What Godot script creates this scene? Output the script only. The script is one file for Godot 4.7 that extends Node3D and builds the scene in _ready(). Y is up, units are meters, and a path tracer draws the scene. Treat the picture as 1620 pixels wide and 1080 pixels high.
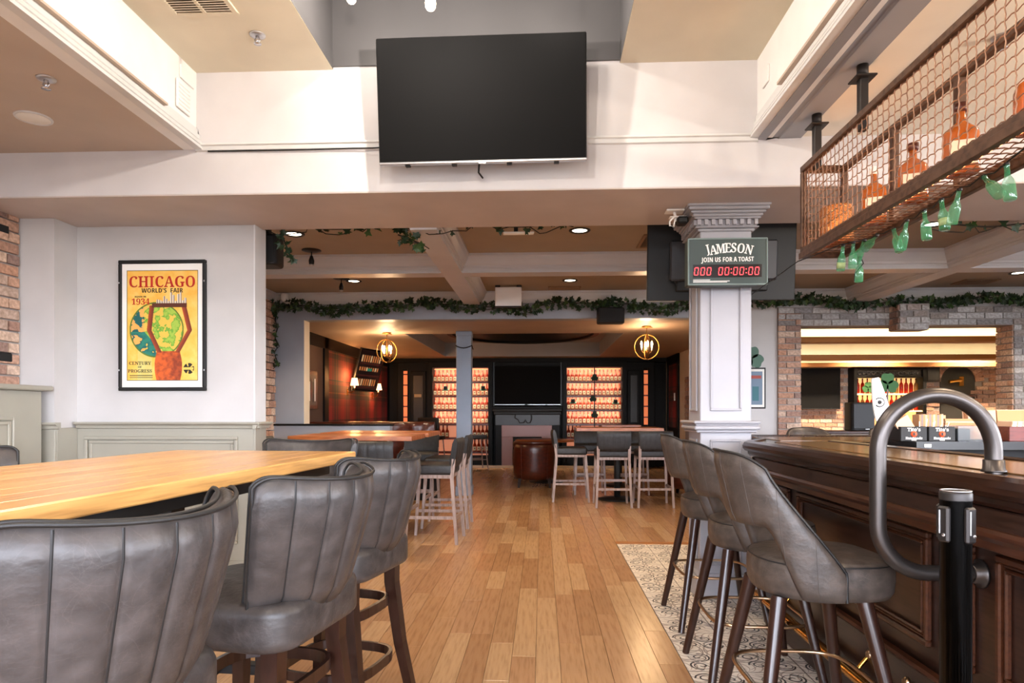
extends Node3D
# Coordinates in the comments and helpers are (x, y, d): x to the right, y up, d metres into the room (z = -d).

const H := 1.25
var names := {}
var cache := {}
var M := {}
var rng := RandomNumberGenerator.new()

# ---------------------------------------------------------------- mesh building
class MB:
	var v := PackedVector3Array()
	var g := PackedInt32Array()
	var t := PackedVector2Array()
	func tri(a: Vector3, b: Vector3, c: Vector3, s := -1, ua := Vector2.ZERO, ub := Vector2.ZERO, uc := Vector2.ZERO) -> void:
		v.append(a); v.append(b); v.append(c)
		g.append(s); g.append(s); g.append(s)
		t.append(ua); t.append(ub); t.append(uc)
	func quad(a: Vector3, b: Vector3, c: Vector3, d: Vector3, s := -1) -> void:
		tri(a, b, c, s); tri(a, c, d, s)
	func loft(rings: Array, closed := true, cap := true, smooth := true, grp := 1) -> void:
		var n: int = rings[0].size()
		var m := n if closed else n - 1
		var s := grp if smooth else -1
		for i in rings.size() - 1:
			var p: PackedVector3Array = rings[i]
			var q: PackedVector3Array = rings[i + 1]
			for j in m:
				var k := (j + 1) % n
				tri(p[j], p[k], q[k], s); tri(p[j], q[k], q[j], s)
		if cap:
			for e in 2:
				var r: PackedVector3Array = rings[0] if e == 0 else rings[rings.size() - 1]
				var c := Vector3.ZERO
				for x in r:
					c += x
				c /= n
				for j in n:
					var k := (j + 1) % n
					if e == 0:
						tri(c, r[k], r[j], -1)
					else:
						tri(c, r[j], r[k], -1)
	func hull(a: Vector3, b: Vector3, c: Vector3, mid: Vector3) -> void:
		if ((c - a).cross(b - a)).dot((a + b + c) / 3.0 - mid) < 0.0:
			tri(a, c, b)
		else:
			tri(a, b, c)
	func boxy(c: Vector3, s: Vector3, b := 0.0) -> void:
		var h := s * 0.5
		b = minf(b, minf(h.x, minf(h.y, h.z)) * 0.9)
		var P := func(sx: float, sy: float, sz: float, ax: int) -> Vector3:
			return c + Vector3(sx * (h.x - (b if ax != 0 else 0.0)), sy * (h.y - (b if ax != 1 else 0.0)), sz * (h.z - (b if ax != 2 else 0.0)))
		for ax in 3:
			for s0 in [-1.0, 1.0]:
				var q := []
				for uv in [[-1.0, -1.0], [1.0, -1.0], [1.0, 1.0], [-1.0, 1.0]]:
					var k := [0.0, 0.0, 0.0]
					k[ax] = s0; k[(ax + 1) % 3] = uv[0]; k[(ax + 2) % 3] = uv[1]
					q.append(P.call(k[0], k[1], k[2], ax))
				hull(q[0], q[1], q[2], c); hull(q[0], q[2], q[3], c)
		if b <= 0.0:
			return
		for ax in 3:
			for s0 in [-1.0, 1.0]:
				for s1 in [-1.0, 1.0]:
					var k := [0.0, 0.0, 0.0]
					k[(ax + 1) % 3] = s0; k[(ax + 2) % 3] = s1
					k[ax] = -1.0
					var a0: Vector3 = P.call(k[0], k[1], k[2], (ax + 1) % 3)
					var a1: Vector3 = P.call(k[0], k[1], k[2], (ax + 2) % 3)
					k[ax] = 1.0
					var b0: Vector3 = P.call(k[0], k[1], k[2], (ax + 1) % 3)
					var b1: Vector3 = P.call(k[0], k[1], k[2], (ax + 2) % 3)
					hull(a0, a1, b1, c); hull(a0, b1, b0, c)
		for sx in [-1.0, 1.0]:
			for sy in [-1.0, 1.0]:
				for sz in [-1.0, 1.0]:
					hull(P.call(sx, sy, sz, 0), P.call(sx, sy, sz, 1), P.call(sx, sy, sz, 2), c)
	func done(fix := true) -> ArrayMesh:
		if fix:
			var vol := 0.0
			for i in range(0, v.size(), 3):
				vol += v[i].dot(v[i + 1].cross(v[i + 2]))
			if vol > 0.0:
				for i in range(0, v.size(), 3):
					var x := v[i + 1]; v[i + 1] = v[i + 2]; v[i + 2] = x
					var y := t[i + 1]; t[i + 1] = t[i + 2]; t[i + 2] = y
		var st := SurfaceTool.new()
		st.begin(Mesh.PRIMITIVE_TRIANGLES)
		for i in v.size():
			st.set_smooth_group(g[i])
			st.set_uv(t[i])
			st.add_vertex(v[i])
		st.generate_normals()
		return st.commit()

func cbox(w: float, h: float, d: float, b := 0.004) -> Mesh:
	var key := "b%.4f,%.4f,%.4f,%.4f" % [w, h, d, b]
	if not cache.has(key):
		var m := MB.new()
		m.boxy(Vector3.ZERO, Vector3(w, h, d), b)
		cache[key] = m.done()
	return cache[key]

func ring_rr(w: float, d: float, r: float, y: float, n := 5) -> PackedVector3Array:
	var out := PackedVector3Array()
	r = minf(r, minf(w, d) * 0.499)
	for q in 4:
		var cx := (w * 0.5 - r) * (1.0 if q == 0 or q == 3 else -1.0)
		var cz := (d * 0.5 - r) * (1.0 if q < 2 else -1.0)
		for i in n + 1:
			var a := (q + float(i) / n) * PI * 0.5
			out.append(Vector3(cx + cos(a) * r, y, cz + sin(a) * r))
	return out

# cushion standing on y = 0
func cushion(w: float, d: float, h: float, rc: float, re: float, crown := 0.0) -> Mesh:
	var rings := []
	var n := 5
	for i in n + 1:
		var a := float(i) / n * PI * 0.5
		rings.append(ring_rr(w - 2 * re * (1 - sin(a)), d - 2 * re * (1 - sin(a)), maxf(rc - re * (1 - sin(a)), 0.005), re * (1 - cos(a))))
	for i in n + 1:
		var a := float(i) / n * PI * 0.5
		rings.append(ring_rr(w - 2 * re * (1 - cos(a)), d - 2 * re * (1 - cos(a)), maxf(rc - re * (1 - cos(a)), 0.005), h - re * (1 - sin(a))))
	if crown > 0.0:
		for k in [0.8, 0.55, 0.25]:
			rings.append(ring_rr((w - 2 * re) * k, (d - 2 * re) * k, rc * k, h + crown * (1 - k * k)))
	var m := MB.new()
	m.loft(rings)
	return m.done()

func tube(pts: Array, r: float, seg := 8, closed := false, r2 := -1.0, sq := false) -> Mesh:
	var m := MB.new()
	tube_in(m, pts, r, seg, closed, r2, sq)
	return m.done()

func tube_in(m: MB, pts: Array, r: float, seg := 8, closed := false, r2 := -1.0, sq := false) -> void:
	var rings := []
	var n := pts.size()
	var up := Vector3.ZERO
	for i in n:
		var a: Vector3 = pts[(i - 1 + n) % n] if closed or i > 0 else pts[i]
		var b: Vector3 = pts[(i + 1) % n] if closed or i < n - 1 else pts[i]
		var t := (b - a).normalized()
		if up == Vector3.ZERO:
			up = Vector3.UP if absf(t.y) < 0.9 else Vector3.RIGHT
		var s := t.cross(up).normalized()
		up = s.cross(t).normalized()
		var rr := r if r2 < 0.0 else lerpf(r, r2, float(i) / (n - 1))
		var ring := PackedVector3Array()
		for k in seg:
			var w := TAU * (k + (0.5 if sq else 0.0)) / seg
			ring.append(pts[i] + (s * cos(w) + up * sin(w)) * rr * (1.414 if sq else 1.0))
		rings.append(ring)
	if closed:
		rings.append(rings[0])
	m.loft(rings, true, not closed, not sq)

# flat band (for bentwood): closed path, section w (outward) by h (up)
func band(pts: Array, w: float, h: float) -> Mesh:
	var rings := []
	var n := pts.size()
	for i in n + 1:
		var a: Vector3 = pts[(i - 1 + n) % n]
		var b: Vector3 = pts[(i + 1) % n]
		var p: Vector3 = pts[i % n]
		var s := (b - a).cross(Vector3.UP).normalized()
		var u := Vector3.UP * h * 0.5
		rings.append(PackedVector3Array([p + s * w * 0.5 + u, p - s * w * 0.5 + u, p - s * w * 0.5 - u, p + s * w * 0.5 - u]))
	var m := MB.new()
	m.loft(rings, true, false, false)
	return m.done()

func lathe(prof: Array, seg := 20, smooth := true) -> Mesh:
	var m := MB.new()
	lathe_in(m, prof, seg, smooth)
	return m.done()

func lathe_in(m: MB, prof: Array, seg := 20, smooth := true, at := Vector3.ZERO) -> void:
	var rings := []
	for p in prof:
		var ring := PackedVector3Array()
		for k in seg:
			var a := TAU * k / seg
			ring.append(at + Vector3(cos(a) * p[0], p[1], sin(a) * p[0]))
		rings.append(ring)
	if prof[0][0] > 0.0001 and prof[prof.size() - 1][0] > 0.0001:
		rings.append(rings[0])
		m.loft(rings, true, false, smooth)
	else:
		m.loft(rings, true, true, smooth)

# profile (a, b) extruded along one axis; a is outward, b is up
func mould(prof: Array, from: Vector3, to: Vector3, out: Vector3) -> Mesh:
	var rings := []
	for e in [from, to]:
		var r := PackedVector3Array()
		for p in prof:
			r.append(e + out * p[0] + Vector3.UP * p[1])
		rings.append(r)
	var m := MB.new()
	m.loft(rings, true, true, false)
	return m.done()

func slab(poly: Array, y0: float, y1: float, bev := 0.0) -> Mesh:
	# polygon of (x, d) extruded up, triangulated caps
	var m := MB.new()
	var pv := PackedVector2Array(poly)
	var lo := PackedVector3Array(); var hi := PackedVector3Array()
	for p in pv:
		lo.append(Vector3(p.x, y0, -p.y)); hi.append(Vector3(p.x, y1, -p.y))
	m.loft([lo, hi], true, false, false)
	var idx := Geometry2D.triangulate_polygon(pv)
	for i in range(0, idx.size(), 3):
		for e in 2:
			var q: PackedVector3Array = lo if e == 0 else hi
			var a := q[idx[i]]; var b := q[idx[i + 1]]; var c := q[idx[i + 2]]
			var up := (c - a).cross(b - a).y > 0.0
			if up == (e == 1):
				m.tri(a, b, c)
			else:
				m.tri(a, c, b)
	# side orientation: match the caps
	var mid := Vector3.ZERO
	var vol := 0.0
	var nside := pv.size() * 6
	for i in range(0, nside, 3):
		vol += (m.v[i] - lo[0]).dot((m.v[i + 1] - lo[0]).cross(m.v[i + 2] - lo[0]))
	if vol > 0.0:
		for i in range(0, nside, 3):
			var x := m.v[i + 1]; m.v[i + 1] = m.v[i + 2]; m.v[i + 2] = x
	return m.done(false)

# ---------------------------------------------------------------- scene tree helpers
func V(x: float, y: float, d: float) -> Vector3:
	return Vector3(x, y, -d)

func numbered(base: String) -> String:
	var n: int = names.get(base, 0)
	names[base] = n + 1
	return base if n == 0 else "%s_%03d" % [base, n]

func tag(o: Node, label: String, category: String, group := "", kind := "") -> Node:
	if label != "": o.set_meta("label", label)
	if category != "": o.set_meta("category", category)
	if group != "": o.set_meta("group", group)
	if kind != "": o.set_meta("kind", kind)
	return o

func thing(called: String, label: String, category: String, at := Vector3.ZERO, turn := 0.0, group := "") -> Node3D:
	var o := Node3D.new()
	o.name = numbered(called)
	add_child(o)
	o.position = at
	o.rotation.y = turn
	tag(o, label, category, group)
	return o

func mi(mesh: Mesh, m: Material) -> MeshInstance3D:
	var o := MeshInstance3D.new()
	o.mesh = mesh
	o.material_override = m
	return o

func part(p: Node, called: String, mesh: Mesh, m: Material, at := Vector3.ZERO, rot := Vector3.ZERO) -> MeshInstance3D:
	var o := mi(mesh, m)
	o.name = called
	p.add_child(o, true)
	o.position = at
	o.rotation = rot
	return o

func solo(called: String, label: String, category: String, mesh: Mesh, m: Material, at := Vector3.ZERO, turn := 0.0, group := "") -> MeshInstance3D:
	var o := mi(mesh, m)
	o.name = numbered(called)
	add_child(o)
	o.position = at
	o.rotation.y = turn
	tag(o, label, category, group)
	return o

# box given by world limits, as a part of p (p must not be turned)
func wb(p: Node3D, called: String, x0: float, x1: float, y0: float, y1: float, d0: float, d1: float, m: Material, b := 0.004) -> MeshInstance3D:
	var c := Vector3((x0 + x1) * 0.5, (y0 + y1) * 0.5, -(d0 + d1) * 0.5)
	return part(p, called, cbox(absf(x1 - x0), absf(y1 - y0), absf(d1 - d0), b), m, c - p.position)

func pm(p: Node3D, called: String, mesh: Mesh, m: Material) -> MeshInstance3D:
	return part(p, called, mesh, m, -p.position)

func sbox(called: String, label: String, x0: float, x1: float, y0: float, y1: float, d0: float, d1: float, m: Material, b := 0.0) -> MeshInstance3D:
	var o := mi(cbox(absf(x1 - x0), absf(y1 - y0), absf(d1 - d0), b), m)
	o.name = numbered(called)
	add_child(o)
	o.position = Vector3((x0 + x1) * 0.5, (y0 + y1) * 0.5, -(d0 + d1) * 0.5)
	tag(o, label, "", "", "structure")
	return o

func smesh(called: String, label: String, mesh: Mesh, m: Material) -> MeshInstance3D:
	var o := mi(mesh, m)
	o.name = numbered(called)
	add_child(o)
	tag(o, label, "", "", "structure")
	return o

func copy(src: Node3D, label: String, at: Vector3, turn := 0.0, group := "") -> Node3D:
	var c: Node3D = src.duplicate()
	var base: String = src.get_meta("base") if src.has_meta("base") else String(src.name)
	c.name = numbered(base)
	add_child(c)
	c.position = at
	c.rotation.y = turn
	c.set_meta("label", label)
	if group != "": c.set_meta("group", group)
	return c

# ---------------------------------------------------------------- materials
func mat(key: String, c: Color, rough := 0.7, metal := 0.0) -> StandardMaterial3D:
	if M.has(key):
		return M[key]
	var m := StandardMaterial3D.new()
	m.resource_name = key
	m.albedo_color = c
	m.roughness = rough
	m.metallic = metal
	M[key] = m
	return m

func noise_tex(freq: float, lo: Color, hi: Color, size := 256, oct := 4, type := FastNoiseLite.TYPE_SIMPLEX_SMOOTH, normal := false, strength := 4.0, mid := Color(0, 0, 0, 0)) -> NoiseTexture2D:
	var n := FastNoiseLite.new()
	n.noise_type = type
	n.seed = int(freq * 10000) % 997
	n.frequency = freq
	n.fractal_octaves = oct
	var t := NoiseTexture2D.new()
	t.width = size; t.height = size
	t.seamless = true
	t.noise = n
	if normal:
		t.as_normal_map = true
		t.bump_strength = strength
	else:
		var gr := Gradient.new()
		gr.set_color(0, lo); gr.set_color(1, hi)
		if mid.a > 0.0: gr.add_point(0.5, mid)
		t.color_ramp = gr
	return t

func tri_scale(m: StandardMaterial3D, s: Vector3, world := true, off := Vector3.ZERO) -> StandardMaterial3D:
	m.uv1_triplanar = true
	m.uv1_world_triplanar = world
	m.uv1_scale = s
	m.uv1_offset = off
	return m

func glow(key: String, c: Color, e: float) -> StandardMaterial3D:
	var m := mat(key, c, 0.5)
	m.emission_enabled = true
	m.emission = c
	m.emission_energy_multiplier = e
	return m

func paint(key: String, c: Color, rough := 0.6) -> StandardMaterial3D:
	var m := mat(key, c, rough)
	m.albedo_texture = noise_tex(0.02, Color(0.95, 0.95, 0.95), Color(1, 1, 1), 128, 3)
	return tri_scale(m, Vector3.ONE * 0.7)

func wood(key: String, c: Color, rough: float, sc: Vector3, off := Vector3.ZERO, contrast := 0.3) -> StandardMaterial3D:
	var m := mat(key, c, rough)
	var k := "woodtex%.2f" % contrast
	if not cache.has(k):
		cache[k] = noise_tex(0.012, Color(1 - contrast, 1 - contrast * 1.15, 1 - contrast * 1.3), Color(1, 1, 1), 512, 5, FastNoiseLite.TYPE_SIMPLEX_SMOOTH, false, 4.0, Color(1 - contrast * 0.25, 1 - contrast * 0.3, 1 - contrast * 0.35))
	m.albedo_texture = cache[k]
	return tri_scale(m, sc, true, off)

func img_tex(im: Image) -> ImageTexture:
	return ImageTexture.create_from_image(im)

func letters(p: Node, called: String, text: String, size: float, depth: float, m: Material, at: Vector3, rot := Vector3.ZERO, font := "Droid Sans", bold := true, sx := 1.0) -> MeshInstance3D:
	var tm := TextMesh.new()
	var f := SystemFont.new()
	f.font_names = PackedStringArray([font])
	if bold: f.font_weight = 700
	tm.font = f
	tm.text = text
	tm.font_size = 64
	tm.pixel_size = size / 64.0
	tm.depth = depth
	tm.curve_step = 2.0
	var o := part(p, called, tm, m, at, rot)
	o.scale = Vector3(sx, 1, 1)
	return o

# ---------------------------------------------------------------- scene
func _ready() -> void:
	rng.seed = 7
	var A := atan2(47.0, 1050.0)
	var cam := Camera3D.new()
	cam.name = "camera"
	add_child(cam)
	cam.position = Vector3(0, H, 0)
	cam.rotation.y = A
	cam.set_frustum(2.0 * 0.05 * 540.0 / 1050.0, Vector2(0, 0.05 * 110.0 / 1050.0), 0.05, 100.0)
	cam.current = true
	var we := WorldEnvironment.new()
	we.name = "environment"
	var env := Environment.new()
	env.background_mode = Environment.BG_SKY
	var sk := ProceduralSkyMaterial.new()
	sk.sky_top_color = Color(0.80, 0.85, 0.95)
	sk.sky_horizon_color = Color(0.96, 0.97, 1.0)
	sk.ground_bottom_color = Color(0.42, 0.42, 0.42)
	sk.ground_horizon_color = Color(0.8, 0.82, 0.85)
	sk.sky_energy_multiplier = 4.6
	sk.ground_energy_multiplier = 3.0
	var sky := Sky.new()
	sky.sky_material = sk
	env.sky = sky
	env.tonemap_mode = Environment.TONE_MAPPER_LINEAR
	env.tonemap_exposure = 0.88
	env.sdfgi_enabled = true
	env.ssao_enabled = true
	env.ssil_enabled = true
	we.environment = env
	add_child(we)

	build_materials()
	build_shell()
	build_floor()
	build_ceilings()
	build_bricks()
	build_bar()
	build_front_wall()
	build_ceiling_fittings()
	build_shelf()
	build_tables()
	build_stools()
	build_back_room()
	build_bar_room()
	build_garlands()

func omni(p: Node3D, at: Vector3, c: Color, e: float, size := 0.03) -> void:
	var l := OmniLight3D.new()
	l.name = "light"
	l.light_color = c
	l.light_energy = e
	l.light_size = size
	l.omni_range = 20.0
	l.omni_attenuation = 2.0
	l.shadow_enabled = true
	p.add_child(l, true)
	l.position = at

func spot(p: Node3D, at: Vector3, c: Color, e: float, angle := 60.0, size := 0.05) -> void:
	var l := SpotLight3D.new()
	l.name = "light"
	l.light_color = c
	l.light_energy = e
	l.light_size = size
	l.spot_range = 20.0
	l.spot_attenuation = 2.0
	l.spot_angle = angle
	l.spot_angle_attenuation = 0.6
	l.shadow_enabled = true
	p.add_child(l, true)
	l.position = at
	l.rotation.x = -PI / 2

func area(p: Node3D, at: Vector3, c: Color, e: float, w: float, h: float, rot: Vector3) -> void:
	var l := AreaLight3D.new()
	l.name = "light"
	l.light_color = c
	l.light_energy = e
	l.area_size = Vector2(w, h)
	l.area_range = 20.0
	l.area_attenuation = 2.0
	l.shadow_enabled = true
	p.add_child(l, true)
	l.position = at
	l.rotation = rot

func build_materials() -> void:
	paint("white", Color(0.95, 0.945, 0.94))
	paint("header_white", Color(0.84, 0.83, 0.84))
	paint("trim_white", Color(0.86, 0.86, 0.86), 0.4)
	paint("wall_light", Color(0.755, 0.745, 0.74))
	paint("greige", Color(0.61, 0.595, 0.545), 0.5)
	paint("grey_trim", Color(0.58, 0.59, 0.62), 0.5)
	paint("cream", Color(0.88, 0.82, 0.72))
	paint("ceil_beige", Color(0.88, 0.84, 0.75))
	paint("ceil_tan", Color(0.76, 0.69, 0.63))
	paint("ceil_coffer", Color(0.63, 0.56, 0.475))
	paint("soffit", Color(0.78, 0.73, 0.71))  # warm light bounced off the floor is mixed into this colour
	paint("coffer_trim", Color(0.78, 0.77, 0.78), 0.4)
	paint("column_white", Color(0.62, 0.612, 0.632), 0.45)
	paint("blue_grey", Color(0.50, 0.54, 0.60), 0.5)
	paint("bar_ceiling", Color(0.93, 0.91, 0.86))
	paint("well_grey", Color(0.34, 0.335, 0.345), 0.45)
	paint("back_ceiling", Color(0.68, 0.59, 0.52))
	paint("back_tray", Color(0.66, 0.66, 0.68))
	mat("mortar", Color(0.60, 0.57, 0.55), 0.95)
	mat("mortar_dark", Color(0.22, 0.19, 0.17), 0.95)
	mat("black", Color(0.03, 0.03, 0.032), 0.6)
	mat("black_gloss", Color(0.10, 0.10, 0.105), 0.22)
	mat("screen", Color(0.095, 0.095, 0.098), 0.9).metallic_specular = 0.05
	mat("black_matt", Color(0.045, 0.045, 0.05), 0.8)
	mat("grey_metal", Color(0.22, 0.22, 0.23), 0.5, 0.3)
	mat("silver", Color(0.75, 0.75, 0.77), 0.3, 0.9)
	mat("brass", Color(0.80, 0.58, 0.26), 0.22, 1.0)
	mat("rose_brass", Color(0.72, 0.59, 0.46), 0.28, 1.0)
	mat("chrome", Color(0.8, 0.8, 0.82), 0.15, 1.0)
	mat("iron", Color(0.20, 0.185, 0.18), 0.45, 0.6)
	mat("paper", Color(0.93, 0.92, 0.90), 0.8)
	wood("rust_steel", Color(0.40, 0.29, 0.22), 0.45, Vector3(3, 3, 3), Vector3.ZERO, 0.45).metallic = 0.4
	mat("mesh_copper", Color(0.56, 0.42, 0.34), 0.4, 0.6)
	# woods
	for i in 8:
		var t: Color = [Color(0.70, 0.54, 0.385), Color(0.68, 0.515, 0.36), Color(0.715, 0.555, 0.40), Color(0.665, 0.50, 0.35), Color(0.695, 0.53, 0.38), Color(0.705, 0.54, 0.375), Color(0.685, 0.525, 0.375), Color(0.75, 0.60, 0.44)][i]
		wood("oak%d" % i, t, 0.24, Vector3(7.0, 7.0, 0.55), Vector3(0.13 * i, 0, 0.37 * i), 0.14)
	for i in 6:
		var t: Color = [Color(0.875, 0.68, 0.43), Color(0.90, 0.71, 0.46), Color(0.845, 0.64, 0.39), Color(0.91, 0.74, 0.50), Color(0.875, 0.67, 0.405), Color(0.86, 0.66, 0.43)][i]
		wood("butcher%d" % i, t, 0.28, Vector3(9.0, 9.0, 0.5), Vector3(0.21 * i, 0, 0.4 * i), 0.22)
	wood("table_brown", Color(0.66, 0.38, 0.20), 0.3, Vector3(1.0, 8, 8), Vector3.ZERO, 0.3)
	wood("dark_wood", Color(0.20, 0.115, 0.085), 0.28, Vector3(6, 1.2, 6), Vector3.ZERO, 0.4)
	wood("bar_wood", Color(0.20, 0.125, 0.095), 0.28, Vector3(9, 9, 0.8), Vector3.ZERO, 0.45)
	wood("bar_lip", Color(0.20, 0.115, 0.08), 0.22, Vector3(9, 9, 0.8), Vector3.ZERO, 0.5)
	wood("bar_trim", Color(0.28, 0.15, 0.085), 0.28, Vector3(9, 9, 0.8), Vector3.ZERO, 0.45)
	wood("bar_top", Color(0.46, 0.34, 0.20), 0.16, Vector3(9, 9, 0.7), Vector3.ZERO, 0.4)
	wood("bar_top_dark", Color(0.18, 0.13, 0.10), 0.16, Vector3(9, 9, 0.7), Vector3.ZERO, 0.4)
	wood("pale_wood", Color(0.66, 0.585, 0.56), 0.45, Vector3(7, 0.9, 7), Vector3.ZERO, 0.3)
	wood("red_wood", Color(0.42, 0.16, 0.12), 0.35, Vector3(1, 9, 9), Vector3.ZERO, 0.35)
	wood("panel_dark", Color(0.030, 0.031, 0.038), 0.5, Vector3(5, 1, 5), Vector3.ZERO, 0.4).metallic_specular = 0.3
	# leathers
	var crack := noise_tex(0.03, Color.BLACK, Color.WHITE, 512, 4, FastNoiseLite.TYPE_SIMPLEX, true, 3.0)
	var worn := img_tex(worn_leather())
	for k in [["leather_grey", Color(0.36, 0.335, 0.33), 0.42], ["leather_taupe", Color(0.40, 0.355, 0.325), 0.44], ["leather_charcoal", Color(0.20, 0.195, 0.20), 0.5], ["leather_brown", Color(0.40, 0.16, 0.09), 0.30], ["leather_black", Color(0.06, 0.055, 0.055), 0.4]]:
		var m := mat(k[0], k[1], k[2])
		m.albedo_texture = worn
		m.normal_enabled = true
		m.normal_texture = crack
		m.normal_scale = 0.35
		tri_scale(m, Vector3.ONE * 2.2, false)
	mat("piping", Color(0.10, 0.095, 0.095), 0.5)
	# bricks
	var bc := [Color(0.80, 0.64, 0.55), Color(0.74, 0.58, 0.50), Color(0.84, 0.70, 0.61), Color(0.68, 0.54, 0.48), Color(0.78, 0.60, 0.50), Color(0.86, 0.75, 0.67), Color(0.62, 0.51, 0.47), Color(0.77, 0.67, 0.61)]
	var bt := noise_tex(0.05, Color(0.72, 0.70, 0.68), Color(1, 1, 1), 128, 4)
	var gc := [Color(0.70, 0.69, 0.69), Color(0.62, 0.61, 0.62), Color(0.76, 0.75, 0.75), Color(0.57, 0.55, 0.55), Color(0.71, 0.66, 0.64), Color(0.80, 0.79, 0.79), Color(0.64, 0.60, 0.58), Color(0.73, 0.71, 0.70)]
	for i in 8:
		for k in [["brick", bc[i]], ["greybrick", gc[i]]]:
			var m := mat("%s%d" % [k[0], i], k[1], 0.9)
			m.albedo_texture = bt
			tri_scale(m, Vector3.ONE * 4.0, true, Vector3(0.17 * i, 0.3 * i, 0))
	# foliage
	var lf := mat("ivy", Color(0.10, 0.19, 0.09), 0.5)
	lf.backlight_enabled = true
	lf.backlight = Color(0.06, 0.12, 0.03)
	mat("ivy_light", Color(0.20, 0.30, 0.12), 0.5)
	mat("vine", Color(0.12, 0.09, 0.05), 0.8)

func worn_leather() -> Image:
	# grey ground with paler worn patches and fine scratches
	var n := 512
	var im := Image.create(n, n, false, Image.FORMAT_RGB8)
	var f := FastNoiseLite.new()
	f.seed = 3; f.frequency = 0.012; f.fractal_octaves = 5
	var pic := f.get_seamless_image(n, n)
	var r := RandomNumberGenerator.new()
	r.seed = 11
	for y in n:
		for x in n:
			var v := 0.66 + 0.42 * (pic.get_pixel(x, y).r - 0.5) + r.randf() * 0.03
			im.set_pixel(x, y, Color(v, v * 0.99, v * 0.98))
	for k in 420:
		var p := Vector2(r.randf() * n, r.randf() * n)
		var a := r.randf() * TAU
		var bend := r.randf_range(-0.03, 0.03)
		var w := r.randf_range(0.12, 0.55)
		for i in r.randi_range(15, 80):
			p += Vector2(cos(a), sin(a))
			a += bend + r.randf_range(-0.08, 0.08)
			var q := Vector2i(posmod(int(p.x), n), posmod(int(p.y), n))
			im.set_pixelv(q, im.get_pixelv(q).lerp(Color(1, 0.98, 0.95), w))
	return im

# ---------------------------------------------------------------- room shell
func crown(called: String, a: Vector3, b: Vector3, out: Vector3, m: Material, h := 0.12, w := 0.08) -> void:
	# hangs from the height of a and b downwards
	var p := [[0, 0], [w, 0], [w, -0.16 * h], [w * 0.86, -0.22 * h], [w * 0.72, -0.42 * h], [w * 0.42, -0.66 * h], [w * 0.3, -0.72 * h], [w * 0.3, -0.86 * h], [w * 0.16, -0.9 * h], [w * 0.16, -h], [0, -h]]
	smesh(called, "", mould(p, a, b, out), m)

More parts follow.
